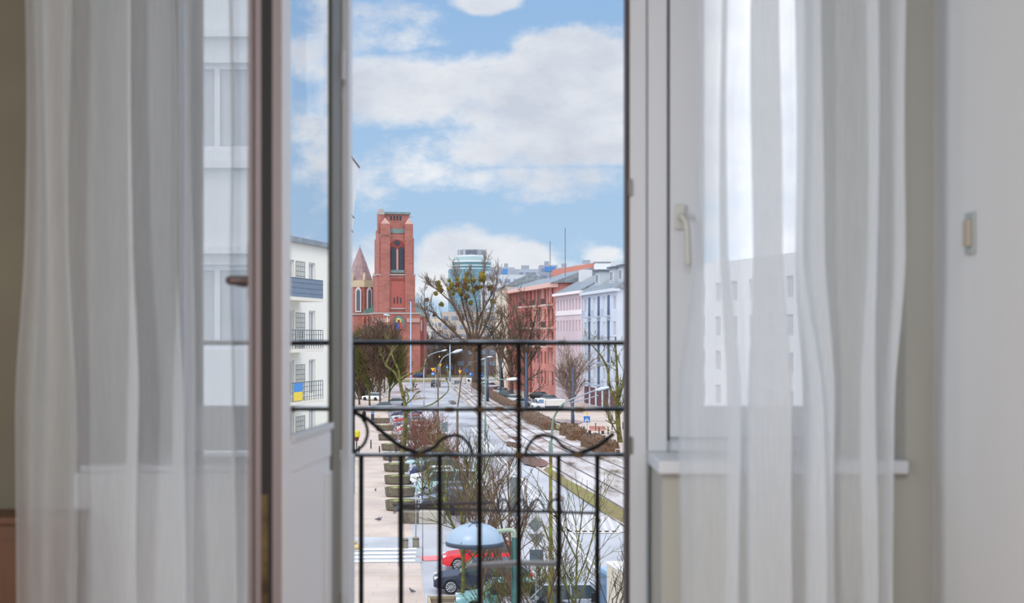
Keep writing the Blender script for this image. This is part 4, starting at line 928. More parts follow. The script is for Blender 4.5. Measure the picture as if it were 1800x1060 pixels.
# ================================================================ CARS
tyre = mat('tyre', (34,34,36), .85); rimm = mat('alloy_rim', (176,178,182), .3, .6); cglass = mat('car_glass', (58,72,76), .08); lampw = mat('headlamp', (222,226,230), .15); lampr = mat('tail_lamp', (196,34,40), .3); plast = mat('black_plastic', (34,34,38), .6)
chrome = mat('chrome', (200,200,204), .2, .8)
def loft(mb, secs):      # secs: lists of equal-length rings
    n = len(secs[0]); o = len(mb.v)
    for s_ in secs: mb.v += [tuple(q) for q in s_]
    for i in range(len(secs)-1):
        for j in range(n): mb.f.append((o+i*n+j, o+i*n+(j+1) % n, o+(i+1)*n+(j+1) % n, o+(i+1)*n+j))
    mb.f.append(tuple(o+j for j in range(n-1,-1,-1))); e = o+(len(secs)-1)*n; mb.f.append(tuple(e+j for j in range(n)))
    return mb
SPEC = {  # length, width, belt z, roof z, [(x, top z)] bonnet-to-boot line, glass (base front, roof front, roof rear, base rear)
 'hatchback': (4.1,1.74,.90,1.47,[(0,.52),(.04,.68),(.3,.80),(1.15,.92),(4.0,.94),(4.1,.70)],(1.05,1.75,3.35,3.98)),
 'saloon': (4.6,1.80,.90,1.44,[(0,.50),(.04,.66),(.35,.80),(1.35,.92),(3.9,.96),(4.5,.93),(4.6,.68)],(1.25,1.95,3.2,4.0)),
 'estate': (4.7,1.82,.93,1.52,[(0,.52),(.04,.70),(.35,.84),(1.3,.96),(4.6,1.0),(4.7,.72)],(1.2,1.9,3.95,4.6)),
 'suv': (4.6,1.86,1.02,1.66,[(0,.60),(.04,.80),(.3,.98),(1.25,1.06),(4.5,1.08),(4.6,.8)],(1.15,1.8,3.8,4.5)),
 'van': (4.9,1.9,1.08,1.95,[(0,.6),(.04,.85),(.3,1.02),(.95,1.16),(4.85,1.2),(4.9,.8)],(.85,1.55,4.65,4.85))}
def car(kind, col, label, px, py, rz, group=None, detail=1, name=None, cat='car', at_nose=False):
    L_, W_, belt, roof, line, gl = SPEC[kind]; b = G(px, py); rnd = random.Random(int(px*7+py))
    cn = 'car_paint_%d_%d_%d' % col; pm = mat(cn, col, .3, .15)
    root = thing(name or 'parked_car', label, cat, tuple(b+Vector((0,0,.03))), rz, group)
    ox = 0 if at_nose else -L_/2; hw = W_/2; wb = (.82, L_-.85); wr = .33 if kind in ('hatchback','saloon','estate') else .36
    mb = MB(); secs = []
    xs = sorted(set([p[0] for p in line]+[x for c in wb for x in (c-wr-.05, c-wr*.6, c, c+wr*.6, c+wr+.05)]+[L_*.5]))
    def top(x):
        for i in range(len(line)-1):
            if line[i][0] <= x <= line[i+1][0]: t = (x-line[i][0])/max(1e-6,(line[i+1][0]-line[i][0])); return line[i][1]+(line[i+1][1]-line[i][1])*t
        return line[-1][1]
    for x in xs:
        zt_ = top(x); nar = 1-.22*max(0,(.5-x)/.5)**1.6-.14*max(0,(x-L_+.4)/.4)**1.6; w_ = hw*nar
        lo = .2+(.12 if x < .05 or x > L_-.05 else 0)
        arch = lo
        for c in wb:
            if abs(x-c) < wr+.06: arch = max(arch, wr+math.sqrt(max(0,(wr+.05)**2-(x-c)**2)))
        arch = min(arch, zt_-.1)
        sec = [(ox+x,-w_,arch),(ox+x,-w_*1.0,max(arch+.03,zt_*.62)),(ox+x,-w_*.95,zt_-.05),(ox+x,-w_*.82,zt_),(ox+x,w_*.82,zt_),(ox+x,w_*.95,zt_-.05),(ox+x,w_,max(arch+.03,zt_*.62)),(ox+x,w_,arch),(ox+x,w_*.72,lo),(ox+x,-w_*.72,lo)]
        secs.append(sec)
    loft(mb, secs).build('body', pm, root, smooth=False, bevel=.02)
    gb = belt+.03; g0, g1, g2, g3 = gl
    def ring(x0, x1, z, w_): return [(ox+x0,-w_,z),(ox+x1,-w_,z),(ox+x1,w_,z),(ox+x0,w_,z)]
    MB().hexa(ring(g0, g3, gb-.06, hw*.90), ring(g1, g2, roof-.05, hw*.72)).build('glasshouse', cglass, root, bevel=.03)
    MB().hexa(ring(g1-.08, g2+.06, roof-.06, hw*.735), ring(g1+.12, g2-.12, roof, hw*.62)).build('roof', pm, root, bevel=.03)
    if detail:
        for s_ in (-1, 1):
            for a, c in ((g0, g1), (g3, g2), ((g0+g3)/2+.15, (g1+g2)/2+.15)):
                MB().tube([(ox+a, s_*hw*.905, gb-.05), (ox+c, s_*hw*.73, roof-.04)], .035, 5).build('pillar', pm, root)
        for s_ in (-1, 1): MB().box(ox+g0+.25, ox+g0+.42, s_*hw*.93, s_*(hw*.93+.2), gb, gb+.14).build('mirror', pm, root, bevel=.02)
    for c in wb:
        for s_ in (-1, 1):
            y = s_*(hw-.11)
            o = MB().tube([(ox+c, y-.11, wr), (ox+c, y+.11, wr)], wr, 18).build('wheel', tyre, root)
            if detail:
                rm = MB(); yy = y+s_*.112; rm.tube([(ox+c, yy-.005*s_, wr),(ox+c, yy+.004*s_, wr)], wr*.22, 12)
                for k in range(10):
                    a = 2*PI*k/10; d = Vector((math.cos(a), 0, math.sin(a)))
                    rm.tube([Vector((ox+c, yy, wr))+d*wr*.15, Vector((ox+c, yy, wr))+d*wr*.68], [.022,.03], 4)
                for k in range(20):
                    a = 2*PI*k/20; a2 = 2*PI*(k+1)/20; q = Vector((ox+c, yy, wr)); rm.tube([q+Vector((math.cos(a),0,math.sin(a)))*wr*.68, q+Vector((math.cos(a2),0,math.sin(a2)))*wr*.68], .018, 4)
                rm.build('rim', rimm, o)
    zh = line[1][1]
    for s_ in (-1, 1):
        MB().box(ox+.02, ox+.22, s_*hw*.55, s_*hw*.80, zh-.04, zh+.08).build('headlamp', lampw, root, bevel=.02)
        MB().box(ox+L_-.12, ox+L_+.015, s_*hw*.62, s_*hw*.88, .72, .94).build('tail_lamp', lampr, root, bevel=.015)
    MB().box(ox-.01, ox+.06, -hw*.38, hw*.38, zh-.20, zh-.04).build('grille', plast, root)
    MB().box(ox-.02, ox, -.26, .26, .40, .51).build('number_plate', mat('plate_white', (230,230,228), .5), root)
    MB().box(ox+L_, ox+L_+.02, -.26, .26, .50, .61).build('number_plate', MAT['plate_white'], root)
    return root
# near cluster (nose towards the pavement, i.e. to the left); tilt follows the street
PK = .06
car('estate', (50,56,72), 'dark slate-blue car with ten-spoke alloy wheels, nearest in the bottom row', 762, 1040, PK, None, 1, None, 'car', True)
car('hatchback', (208,44,52), 'bright red car parked behind the dark slate-blue one', 777, 1000, PK, None, 1, None, 'car', True)
car('hatchback', (120,168,170), 'teal-white car cut off by the bottom edge of the view', 800, 1078, PK, None, 1, None, 'car', True)
car('saloon', (42,42,48), 'black car low at the foot of the mossy lamp post', 975, 1092, PK+.1, None, 1, None, 'car', False)
car('suv', (168,174,186), 'pale silver car under the green lamp pole', 880, 1092, PK, None, 1, None, 'car', True)
# long row
pal = {'silver': (186,190,200), 'black': (40,42,48), 'white': (226,228,232), 'dark blue': (46,58,92), 'pale teal': (170,200,202), 'graphite': (84,88,96), 'wine red': (130,34,44), 'grey': (136,140,148), 'blue-grey': (118,132,158), 'red': (198,46,52)}
row = [(904,'black','suv'),(893,'blue-grey','saloon'),(882,'graphite','hatchback'),(871,'pale teal','van'),(861,'silver','estate'),(851,'white','hatchback'),(842,'dark blue','suv'),(833,'grey','saloon'),(825,'pale teal','hatchback'),(817,'graphite','estate'),(809,'silver','saloon'),(801,'wine red','hatchback'),(793,'white','van'),(786,'black','saloon'),(779,'grey','hatchback'),(772,'silver','suv'),(765,'red','saloon'),(759,'white','hatchback'),(753,'blue-grey','estate'),(747,'red','hatchback'),(741,'silver','saloon'),(735,'dark blue','saloon')]
for i, (y, c, k) in enumerate(row):
    x = 676+(y-735)*(728-676)/(904-735)+((i*37) % 5-2)*1.2+12
    prev = row[i-1] if i else None; nxt = row[i+1] if i+1 < len(row) else None
    lb = '%s %s parked between the %s %s and the %s %s' % ((c, k)+prev[1:]+nxt[1:]) if prev and nxt else ('%s %s nearest in the long parked row, beside the concrete bed' % (c, k) if nxt else '%s %s farthest in the long parked row' % (c, k))
    car(k, pal[c], lb, x, y, PK-.04, 'cars in the long parked row', 1 if y > 800 else 0, at_nose=True)
# farther cars at the left and on the carriageway
car('hatchback', pal['white'], 'white hatchback with red lights at the far left crossing', 655, 704, -.5, None, 0)
car('saloon', pal['grey'], 'grey saloon standing under the thicket trees', 672, 722, .1, None, 0)
car('saloon', pal['silver'], 'silver saloon half hidden by the pruned tree trunk', 694, 714, .1, None, 0)
car('suv', pal['dark blue'], 'dark blue car just left of the far grass island', 735, 664, .0, None, 0)
car('saloon', pal['graphite'], 'dark grey car by the church base behind the tree limb', 716, 663, .0, None, 0)
car('suv', (44,46,60), 'dark car driving away in the middle of the avenue', 766, 680, PI/2-.1+PI, None, 1, 'moving_car')
# cars to the right of the long hedge, tails towards us
for x, y, c, k, lb in ((862,684,'silver','estate','silver estate car at the far end beyond the long hedge'),(868,692,'red','hatchback','red hatchback behind the long hedge left of the trees'),(884,694,'silver','saloon','silver saloon behind the red hatchback near the hedge'),(893,702,'graphite','suv','graphite car between tree trunks behind the hedge'),(908,708,'white','hatchback','white hatchback with red tail lamp by the second long bar'),(922,714,'grey','saloon','grey saloon just right of the second long bar'),(848,677,'white','saloon','white car farthest right of the roundabout'),(835,671,'white','estate','white estate car by the blue signs at the junction'),(952,702,'black','saloon','black saloon at the foot of the red building'),(968,708,'grey','hatchback','grey hatchback under the red building shopfront')):
    car(k, pal[c], lb, x, y, 2.45, 'cars parked beyond the hedge', 0)
# white pickup van
def box_truck(label, px, py, rz, cabc, boxc, Lc, Lb, W_, Hc, Hb, name='box_truck'):
    b = G(px, py); root = thing(name, label, 'truck', tuple(b+Vector((0,0,.03))), rz); cm = mat('truck_%d_%d' % (cabc[0], cabc[2]), cabc, .35); bm_ = mat('cargo_%d_%d' % (boxc[0], boxc[2]), boxc, .6)
    h = W_/2
    MB().prism([(0,.45),(0,1.05),(.25,1.25),(.7,Hc),(Lc,Hc),(Lc,.45)], -h, h).build('cab', cm, root, bevel=.05)
    MB().hexa([(.24,-h*.88,1.27),(.3,-h*.88,1.27),(.3,h*.88,1.27),(.24,h*.88,1.27)], [(.62,-h*.8,Hc-.12),(.68,-h*.8,Hc-.12),(.68,h*.8,Hc-.12),(.62,h*.8,Hc-.12)]).build('windscreen', cglass, root)
    for s_ in (-1, 1): MB().prism([(.55,1.25),(.85,Hc-.18),(Lc-.25,Hc-.18),(Lc-.25,1.2)], s_*h-.02, s_*h+.02).build('side_window', mat('blue_side_pane',(112,140,168),.15), root)
    o = MB().box(Lc+.08, Lc+Lb, -h-.08, h+.08, .75, Hb).build('cargo_box', bm_, root, bevel=.03)
    MB().box(Lc+.05, Lc+Lb+.03, -h-.11, h+.11, Hb-.06, Hb+.02).build('roof_edge', mat('cargo_roof_white', (246,246,246), .5), o)
    MB().box(.2, Lc+Lb-.2, -h*.6, h*.6, .45, .75).build('chassis', plast, root)
    for x in (.75, Lc+Lb*.75):
        for s_ in (-1, 1): MB().tube([(x, s_*h-.22*s_, .42), (x, s_*h, .42)], .42, 18).build('wheel', tyre, root)
    for s_ in (-1, 1): MB().box(-.03, .05, s_*h*.6, s_*h*.9, .75, .95).build('headlamp', lampw, root); MB().box(.35, .5, s_*h, s_*(h+.25), 1.3, 1.7).build('mirror', plast, root)
    MB().box(-.05, .02, -h*.5, h*.5, .62, .85).build('grille', plast, root)
    return root
box_truck('white pickup van parked right of the second long bar behind the hedge', 936, 722, .25, (232,234,236), (214,212,206), 1.9, 3.4, 1.9, 2.0, 1.75, 'white_van')
bt = box_truck('light blue cab truck with a cream cargo box and white roof at the lower right', 1040, 1096, -PI/2+.22, (150,180,214), (220,212,194), 1.95, 4.4, 2.2, 2.8, 3.2)
bt.location = (4.5, 59.2, .03)

# ================================================================ STREET FURNITURE
greenp = mat('green_lamp_paint', (40,92,86), .5, noise=(28,66,66), ns=6); mossp = mat('mossy_post', (120,118,40), .85, noise=(92,70,44), ns=2, lo=.42, hi=.56); navyp = mat('navy_pole', (52,66,92), .5); galv = mat('galvanised', (150,158,166), .5, .3); brownp = mat('brown_pole', (110,92,70), .7, noise=(84,68,52), ns=3)
lamph = mat('lamp_housing', (196,204,214), .35); lampe = mat('lamp_rim', (54,62,76), .5); paleblue = mat('pale_blue_pole', (150,178,206), .5); teal_p = mat('pale_green_pole', (112,134,122), .5)
# domed lamp close to the window
Yd = 15; kd = Yd/F
dl = thing('domed_street_lamp', 'domed blue-white street lamp on a green pole just below the railing', 'street lamp', ((905-900)*kd, Yd, 0))
def dp(px, py): q = P(px, py, Yd); return (q.x-dl.location.x, 0, q.z)
MB().tube([(0,0,0),(0,0,1.2),(0,0,1.3),dp(905,945)], [.055,.055,.034,.034], 12).build('pole', greenp, dl, smooth=True)
MB().tube(spline([dp(905,948),dp(905,938),dp(901,933),dp(892,932),dp(872,935),dp(855,938)],6), .024, 10).build('arm', mat('arm_pale_green', (150,162,138), .5), dl, smooth=True)
hc = dp(835, 953); R = 51*kd
hd_ = MB().lathe([(R,0),(R*.99,.02),(R*.93,.07),(R*.78,.125),(R*.55,.17),(R*.28,.195),(.02,.2)], 36, hc).build('dome', mat('dome_enamel', (146,164,182), .3), dl, smooth=True)
MB().lathe([(R*.96,-.035),(R*1.015,-.03),(R*1.02,-.0),(R*1.0,.012)], 36, hc).build('rim_band', lampe, hd_, smooth=True)
MB().lathe([(.03,-.05),(R*.6,-.045),(R*.93,-.03),(R*.93,-.02)], 28, hc).build('lamp_lens', mat('lens', (170,176,180), .2), hd_)
MB().lathe([(.04,.19),(.035,.22),(.01,.225)], 12, hc).build('top_knob', lampe, hd_)
for a in (PI*1.35, PI*1.55, PI*.5): 
    MB().tube([(hc[0]+R*q*math.cos(a), hc[1]+R*q*math.sin(a), hc[2]+.205-.19*q**2.6) for q in (.1,.4,.7,.9,.99)], .006, 5).build('seam', mat('seam_mauve', (92,86,104), .5), hd_)
def pole(name, label, px, pyb, pyt, rpx, m, cat='pole', group=None, Yov=None):
    b = G(px, pyb)
    if Yov: b = Vector((X(px, Yov), Yov, 0))
    k = b.y/F; root = thing(name, label, cat, tuple(b), 0, group); h = EYE+(590-pyt)*k
    MB().tube([(0,0,0),(0,0,h*.25),(0,0,h*.26),(0,0,h)], [rpx*k*1.3,rpx*k*1.25,rpx*k,rpx*k*.8], 8).build('pole', m, root, smooth=True)
    return root, b, k
def arm(root, b, k, pts, rpx, m): 
    q = [P(x, y, b.y)-b for x, y in pts]; MB().tube(spline(q, 6), rpx*k, 6).build('arm', m, root, smooth=True)
def head(root, b, k, px0, py0, px1, py1, hpx, m=None):
    a = P(px0, py0, b.y)-b; c = P(px1, py1, b.y)-b; d = c-a; n = 7; prof = (.35,.7,.95,1,.95,.75,.35)
    mb = MB(); mb.tube([a+d*i/(n-1) for i in range(n)], [hpx*k*.5*p for p in prof], 8)
    o = mb.build('lamp_head', m or lamph, root, smooth=True)
    MB().tube([a+d*.35+Vector((0,0,-hpx*k*.3)), a+d*.95+Vector((0,0,-hpx*k*.3))], hpx*k*.28, 6).build('lens', lampe, o); return o
r_, b, k = pole('street_lamp', 'tall mossy lamp post with two curved arms right of the second long bar', 968, 1110, 792, 3.6, mossp, 'street lamp')
q = [P(x, y, b.y)-b for x, y in ((968,795),(970,765),(972,740),(980,722),(992,708))]; MB().tube(spline(q,5), [1.9*k]*21, 8).build('upper_pole', teal_p, r_, smooth=True)
MB().lathe([(4.2*k,0),(3.6*k,10*k),(2*k,22*k)], 8, tuple(P(968,796,b.y)-b)).build('collar', teal_p, r_)
arm(r_, b, k, ((988,712),(1000,704),(1025,694),(1050,685)), 1.3, galv); arm(r_, b, k, ((990,714),(1003,708),(1028,702),(1052,695)), 1.0, galv)
head(r_, b, k, 1046, 686, 1071, 681, 6.5)
r_, b, k = pole('street_lamp', 'thick brown lamp post with an arched arm left of the first long bar', 804, 818, 716, 2.4, brownp, 'street lamp')
arm(r_, b, k, ((804,720),(808,690),(811,665),(816,650),(826,640),(843,633)), 1.3, brownp); head(r_, b, k, 842, 634, 852, 630, 3)
MB().box(-2.2*k, 2.6*k, -.2, .2, EYE+(590-816)*k, EYE+(590-806)*k).build('control_box', mat('box_red', (196,70,66), .6), r_)
r_, b, k = pole('street_lamp', 'pale lamp post with long curved arm in the middle of the left verge', 745, 722, 650, 1.2, galv, 'street lamp')
arm(r_, b, k, ((745,655),(747,636),(753,626),(765,620),(778,617)), .8, galv); head(r_, b, k, 776, 617, 786, 615, 3)
r_, b, k = pole('street_lamp', 'dark signal pole carrying an arm and large white lamp over the avenue', 770, 800, 640, 1.6, brownp, 'street lamp')
arm(r_, b, k, ((770,660),(773,640),(780,628),(795,620)), .9, galv); head(r_, b, k, 795, 620, 813, 615, 6)
r_, b, k = pole('street_lamp', 'tall thin lamp post standing in front of the bell tower', 681, 668, 556, 1.1, mat('cream_pole', (196,186,170), .6), 'street lamp', Yov=330)
head(r_, b, k, 674, 553, 686, 555, 3.4)
r_, b, k = pole('street_lamp', 'pale blue mast with a small crossbar beside the bell tower right edge', 722, 760, 530, 1.2, paleblue, 'mast')
arm(r_, b, k, ((715,527),(722,527.5),(729,527)), .5, lampe)
r_, b, k = pole('street_lamp', 'pale blue mast beyond the roundabout', 791, 668, 600, 1.3, paleblue, 'mast', Yov=380)
head(r_, b, k, 806, 594, 816, 594, 2.5); arm(r_, b, k, ((791,602),(797,596),(807,594)), .6, paleblue)
r_, b, k = pole('street_lamp', 'green lamp post with level arm and broad white head between the long bars', 853, 775, 628, 1.5, teal_p, 'street lamp')
arm(r_, b, k, ((853,668),(870,667),(892,667)), .9, teal_p); head(r_, b, k, 890, 667, 913, 666, 6, mat('lamp_white', (232,230,228), .35)); arm(r_, b, k, ((853,632),(856,628),(860,627)), .7, teal_p); head(r_, b, k, 856, 627.5, 866, 627, 3)
# tram catenary masts
for x, yb, yt, r, lb in ((857,706,612,1.9,'navy tram mast beside the first long bar'),(880,700,624,1.7,'navy tram mast left of the second long bar'),(925,728,620,2.2,'navy tram mast in front of the red building'),(1007,758,645,2.4,'navy tram mast in front of the pink building'),(839,682,618,1.2,'slim navy tram mast at the junction'),(790,668,640,.8,'small navy post by the roundabout')):
    pole('tram_mast', lb, x, yb, yt, r, navyp, 'pole', 'navy tram masts')
cw_ = thing('tram_wires', 'overhead tram wires strung between the navy masts', 'wires', (20, 200, 0))
for a, b_ in (((1007,668,178),(925,660,300)),((925,660,300),(857,664,330)),((1007,690,178),(880,668,300)),((1300,640,150),(1007,676,178)),((1200,705,150),(930,672,300)),((857,670,330),(790,650,450))):
    p, q = P(*a), P(*b_); mid = (p+q)/2-Vector((0,0,.35)); o_ = cw_.location; MB().tube([p-o_, mid-o_, q-o_], .022, 4).build('wire', mat('wire_grey', (112,112,116), .6), cw_)
# road signs
blue_s = mat('sign_blue', (40,112,196), .5); yel_s = mat('sign_yellow', (240,178,40), .5); wht_s = mat('sign_white', (240,240,240), .5); grey_s = mat('sign_back', (128,136,142), .5, .3, noise=(108,116,122), ns=4); blk_s = mat('sign_black', (24,24,26), .5)
def sign_post(label, px, pyb, pyt, r=.7, Yov=None, m=galv): return pole('road_sign', label, px, pyb, pyt, r, m, 'road sign', None, Yov)
def plate(root, b, k, shape, px, py, wpx, hpx, m, nm='sign_plate', dy=-.1, par=None):
    c = P(px, py, b.y)-b; w_, h = wpx*k/2, hpx*k/2
    pts = {'sq': [(-w_,-h),(w_,-h),(w_,h),(-w_,h)], 'dia': [(0,-h),(w_,0),(0,h),(-w_,0)], 'down': [(0,-h),(w_,h),(-w_,h)], 'up': [(-w_,-h),(w_,-h),(0,h)], 'round': [(w_*math.cos(t*PI/9), h*math.sin(t*PI/9)) for t in range(18)]}[shape]
    return MB().prism([(c.x+x, c.z+z) for x, z in pts], dy-.02, dy+.02).build(nm, m, par or root)
r_, b, k = sign_post('blue pedestrian crossing sign under a yellow priority diamond at the right', 1032, 776, 724)
p_ = plate(r_, b, k, 'dia', 1031.5, 726.5, 8, 8, wht_s); plate(r_, b, k, 'dia', 1031.5, 726.5, 5.6, 5.6, yel_s, 'diamond_face', -.14, p_)
p_ = plate(r_, b, k, 'sq', 1031.5, 737, 11, 11, blue_s); plate(r_, b, k, 'up', 1031.5, 737, 8, 7.6, wht_s, 'white_triangle', -.14, p_)
fig = MB(); c = P(1031.5, 737, b.y)-b; fig.tube([(c.x,-.18,c.z+.12),(c.x,-.18,c.z-.06)], .035, 6); fig.tube([(c.x,-.18,c.z-.06),(c.x-.09,-.18,c.z-.24)], .025, 5); fig.tube([(c.x,-.18,c.z-.06),(c.x+.09,-.18,c.z-.24)], .025, 5); fig.ball((c.x,-.18,c.z+.16), .04, 6, 4); fig.build('walking_figure', blk_s, p_)
r_, b, k = sign_post('yellow triangle sign above a small blue arrow sign at mid avenue', 766, 735, 646, .5)
plate(r_, b, k, 'down', 761, 650, 8.5, 6, yel_s); p_ = plate(r_, b, k, 'round', 761, 657, 6.5, 6.5, blue_s); plate(r_, b, k, 'round', 765, 652.5, 3, 4, mat('sign_orange', (224,110,50), .5)); plate(r_, b, k, 'sq', 761, 657, 3.6, 1.2, wht_s, 'arrow', -.14, p_)
r_, b, k = sign_post('yellow triangle sign on the far side of the junction', 774, 672, 636, .4, 370); plate(r_, b, k, 'down', 774, 642.5, 5.5, 6, yel_s); plate(r_, b, k, 'round', 772.5, 627, 3, 3, yel_s)
r_, b, k = sign_post('yellow triangle sign left of the blue direction boards', 808, 700, 646, .4); plate(r_, b, k, 'down', 808.5, 654, 6.5, 6.5, yel_s)
r_, b, k = sign_post('pair of blue direction boards beyond the roundabout', 818, 672, 646, .4, 360); plate(r_, b, k, 'sq', 816, 650, 4.5, 4.5, blue_s); plate(r_, b, k, 'sq', 821.5, 651, 4, 4.5, blue_s)
r_, b, k = sign_post('blue arrow sign on a short post left of the first long bar', 829, 690, 654, .5); p_ = plate(r_, b, k, 'sq', 828, 658, 6, 7.5, blue_s); plate(r_, b, k, 'up', 827, 657, 3, 3, wht_s, 'arrow', -.14, p_)
r_, b, k = sign_post('blue sign just right of the first long bar', 848, 700, 654, .5); p_ = plate(r_, b, k, 'sq', 847, 660, 6.5, 6.5, blue_s); plate(r_, b, k, 'sq', 847, 660, 3, 1, wht_s, 'arrow', -.14, p_)
r_, b, k = sign_post('small blue crossing sign in front of the far dark trees', 786, 666, 641, .35, 390); p_ = plate(r_, b, k, 'sq', 786, 645, 4.6, 4.6, blue_s); plate(r_, b, k, 'up', 786, 645, 2.8, 2.8, wht_s, 'white_triangle', -.14, p_)
r_, b, k = sign_post('grey back of a square sign above the reddish shrubs', 782, 835, 774, .5); plate(r_, b, k, 'sq', 781.5, 751+0, 11, 17, grey_s)
r_, b, k = sign_post('tall grey back of a direction board behind the second long bar', 905, 1010, 838, .7); plate(r_, b, k, 'sq', 904, 873, 15, 69, grey_s)
r_, b, k = sign_post('stack of grey sign backs: diamond, triangle and square on one post', 942, 1110, 900, .8)
plate(r_, b, k, 'dia', 941, 922, 27, 27, grey_s); plate(r_, b, k, 'down', 943, 950, 28, 24, grey_s); p_ = plate(r_, b, k, 'sq', 943, 978, 24, 25, mat('slate_sign', (82,96,110), .5))
r_, b, k = sign_post('thin pale post beside the concrete shrub bed', 731, 945, 846, .8); plate(r_, b, k, 'sq', 732, 850, 3, 7, grey_s)
r_, b, k = sign_post('thin dark post by the red cycle crossing', 743, 986, 895, .7, m=mat('slate_post', (92,92,104), .5))
r_, b, k = sign_post('grey sign back under the twiggy trees left of the first long bar', 825, 880, 808, .6); plate(r_, b, k, 'sq', 825, 817, 12, 13, grey_s)
# planters
conc = mat('planter_concrete', (120,112,98), .9, noise=(92,86,74), ns=3, bump=.4, bs=14); moss = mat('planter_moss', (150,158,84), .95, noise=(96,104,56), ns=4)
def planter(label, px, py):
    b = G(px, py); root = thing('stone_planter', label, 'planter', tuple(b), 0, 'oval concrete planters along the pavement edge'); 
    MB().lathe([(.95,0),(1.06,.12),(1.1,.6),(1.12,.72),(.98,.72),(.94,.6)], 24, sx=1.05, sy=.8).build('bowl', conc, root, smooth=False)
    MB().lathe([(.94,.58),(.94,.64),(.6,.72),(.1,.76)], 20, sx=1.05, sy=.8).build('moss', moss, root)
pl = [(706,897),(703,873),(700,851),(697,829),(693,809),(689,792),(682,774),(677,757),(671,744)]
for i, (x, y) in enumerate(pl): planter(['nearest oval concrete planter, beside the second thin bar','second oval concrete planter along the pavement','third oval concrete planter, bright moss inside','fourth oval concrete planter below the railing','fifth oval concrete planter behind the blue totem','sixth oval planter left of the pruned tree','seventh oval planter beneath the mid rail','eighth oval planter near the red car','farthest oval planter in the row'][i], x, y)
t = thing('planter_bed', 'long rectangular concrete shrub bed at the end of the parked row', 'planter', tuple(G(740,919))); MB().box(-1.4,1.6,-.6,.6,0,.75).build('bed', conc, t, bevel=.04); MB().box(-.1,1.5,-.65,.55,.02,.82).build('bed_extension', mat('pale_concrete',(176,170,158),.9), t, bevel=.04)
t = thing('wooden_box', 'open wooden planter frame below the dark slate-blue car', 'planter', tuple(G(800,1075)), .1)
m_ = MB(); m_.box(-1.2,1.6,-.9,-.8,0,.55); m_.box(-1.2,-1.1,-.9,.9,0,.55); m_.box(-1.2,1.6,.8,.9,0,.55); m_.box(1.5,1.6,-.9,.9,0,.55); m_.build('frame', mat('pale_timber', (170,156,130), .8), t); MB().box(-1.1,1.5,-.8,.8,0,.42).build('soil', mat('soil', (92,76,60), .95), t)
# bollards
bol = mat('bollard_dark', (52,48,50), .6)
bl = [(652,789),(667,801),(696,796),(631,801),(744,784)]
r_ = None
for i, (x, y) in enumerate(bl):
    b = G(x, y); lb = ['slim bollard on the pavement left of the planters','slim bollard nearest the lower rail','slim bollard beside the pruned tree trunk','slim bollard next to the green column','slim bollard among the reddish shrubs'][i]
    if r_ is None:
        r_ = thing('bollard', lb, 'bollard', tuple(b), 0, 'dark bollards on the left pavement'); MB().tube([(0,0,0),(0,0,.9),(0,0,.92),(0,0,1.0)], [.07,.07,.08,.05], 8).build('shaft', bol, r_); MB().tube([(0,0,.80),(0,0,.86)], .085, 8).build('band', mat('bollard_band',(170,150,100),.6), r_)
    else: dup(r_, tuple(b), None, lb)
for i, (x, y) in enumerate(((1029,770),(1053,764),(1076,756),(1047,757),(1095,755),(1069,764))):
    dup(r_, tuple(G(x, y)), None, ['dark bollard left of the blue crossing sign','dark bollard beside the bench at the right','dark bollard behind the pollarded trunk','dark bollard behind the bench','dark bollard at the far right pavement','dark bollard left of the pollarded trunk'][i], 'dark bollards on the right pavement')
# green advertising column, totems, yellow parasol cart, recycling
t = thing('green_column', 'green cylindrical column with dark base at the left edge of the doorway', 'column', tuple(G(619, 812)))
k = G(619,812).y/F; MB().tube([(0,0,0),(0,0,22*k)], 5*k, 16).build('base', mat('dark_base', (70,58,52), .7), t); MB().tube([(0,0,22*k),(0,0,46*k)], 4.6*k, 16).build('drum', mat('signal_green', (30,150,104), .45), t); MB().lathe([(5*k,46*k),(4.4*k,50*k),(2*k,52*k),(1.6*k,60*k),(.4*k,62*k)], 16).build('cap', MAT['signal_green'], t)
t = thing('yellow_stand', 'yellow covered street stand beside the green column', 'stall', tuple(G(627, 792))); k = G(627,792).y/F
MB().tube([(0,0,0),(0,0,24*k)], .06, 8).build('post', plast, t); MB().lathe([(5.5*k,24*k),(6*k,26*k),(6*k,33*k),(5*k,35*k)], 14).build('cover', mat('stall_yellow', (206,196,40), .6), t); MB().lathe([(3*k,17*k),(4.5*k,24*k)], 12).build('basket', mat('stall_maroon', (100,40,40), .7), t)
for x, y, h, lb in ((686,818,24,'blue-topped dark totem behind the lower rail'),(655,746,22,'dark blue totem on the pavement beyond the seated planters')):
    b = G(x, y); k = b.y/F; t = thing('info_totem', lb, 'totem', tuple(b)); MB().box(-2.6*k,2.6*k,-.12,.12,0,h*k).build('body', mat('totem_navy', (40,48,70), .4), t, bevel=.02); MB().box(-2.2*k,2.2*k,-.14,.14,h*k*.82,h*k*1.02).build('top_panel', mat('totem_blue', (86,140,190), .4), t); MB().box(-2.5*k,2.5*k,-.14,.14,h*k*.2,h*k*.26).build('band', mat('totem_pale', (180,180,170), .4), t)
t = thing('park_bench', 'reddish bench on the right pavement near the crossing sign', 'bench', tuple(G(1048,763)), -.5); m_ = MB()
for i in range(4): m_.box(-1.1,1.1,-.3+i*.15,-.18+i*.15,.42,.47)
m_.build('seat', mat('bench_red', (170,96,76), .7), t)
m_ = MB()
for i in range(3): m_.box(-1.1,1.1,.3,.34,.55+i*.15,.66+i*.15)
m_.build('backrest', MAT['bench_red'], t)
for s_ in (-.9,.9): MB().box(s_-.04,s_+.04,-.3,.34,0,.44).build('leg', plast, t)
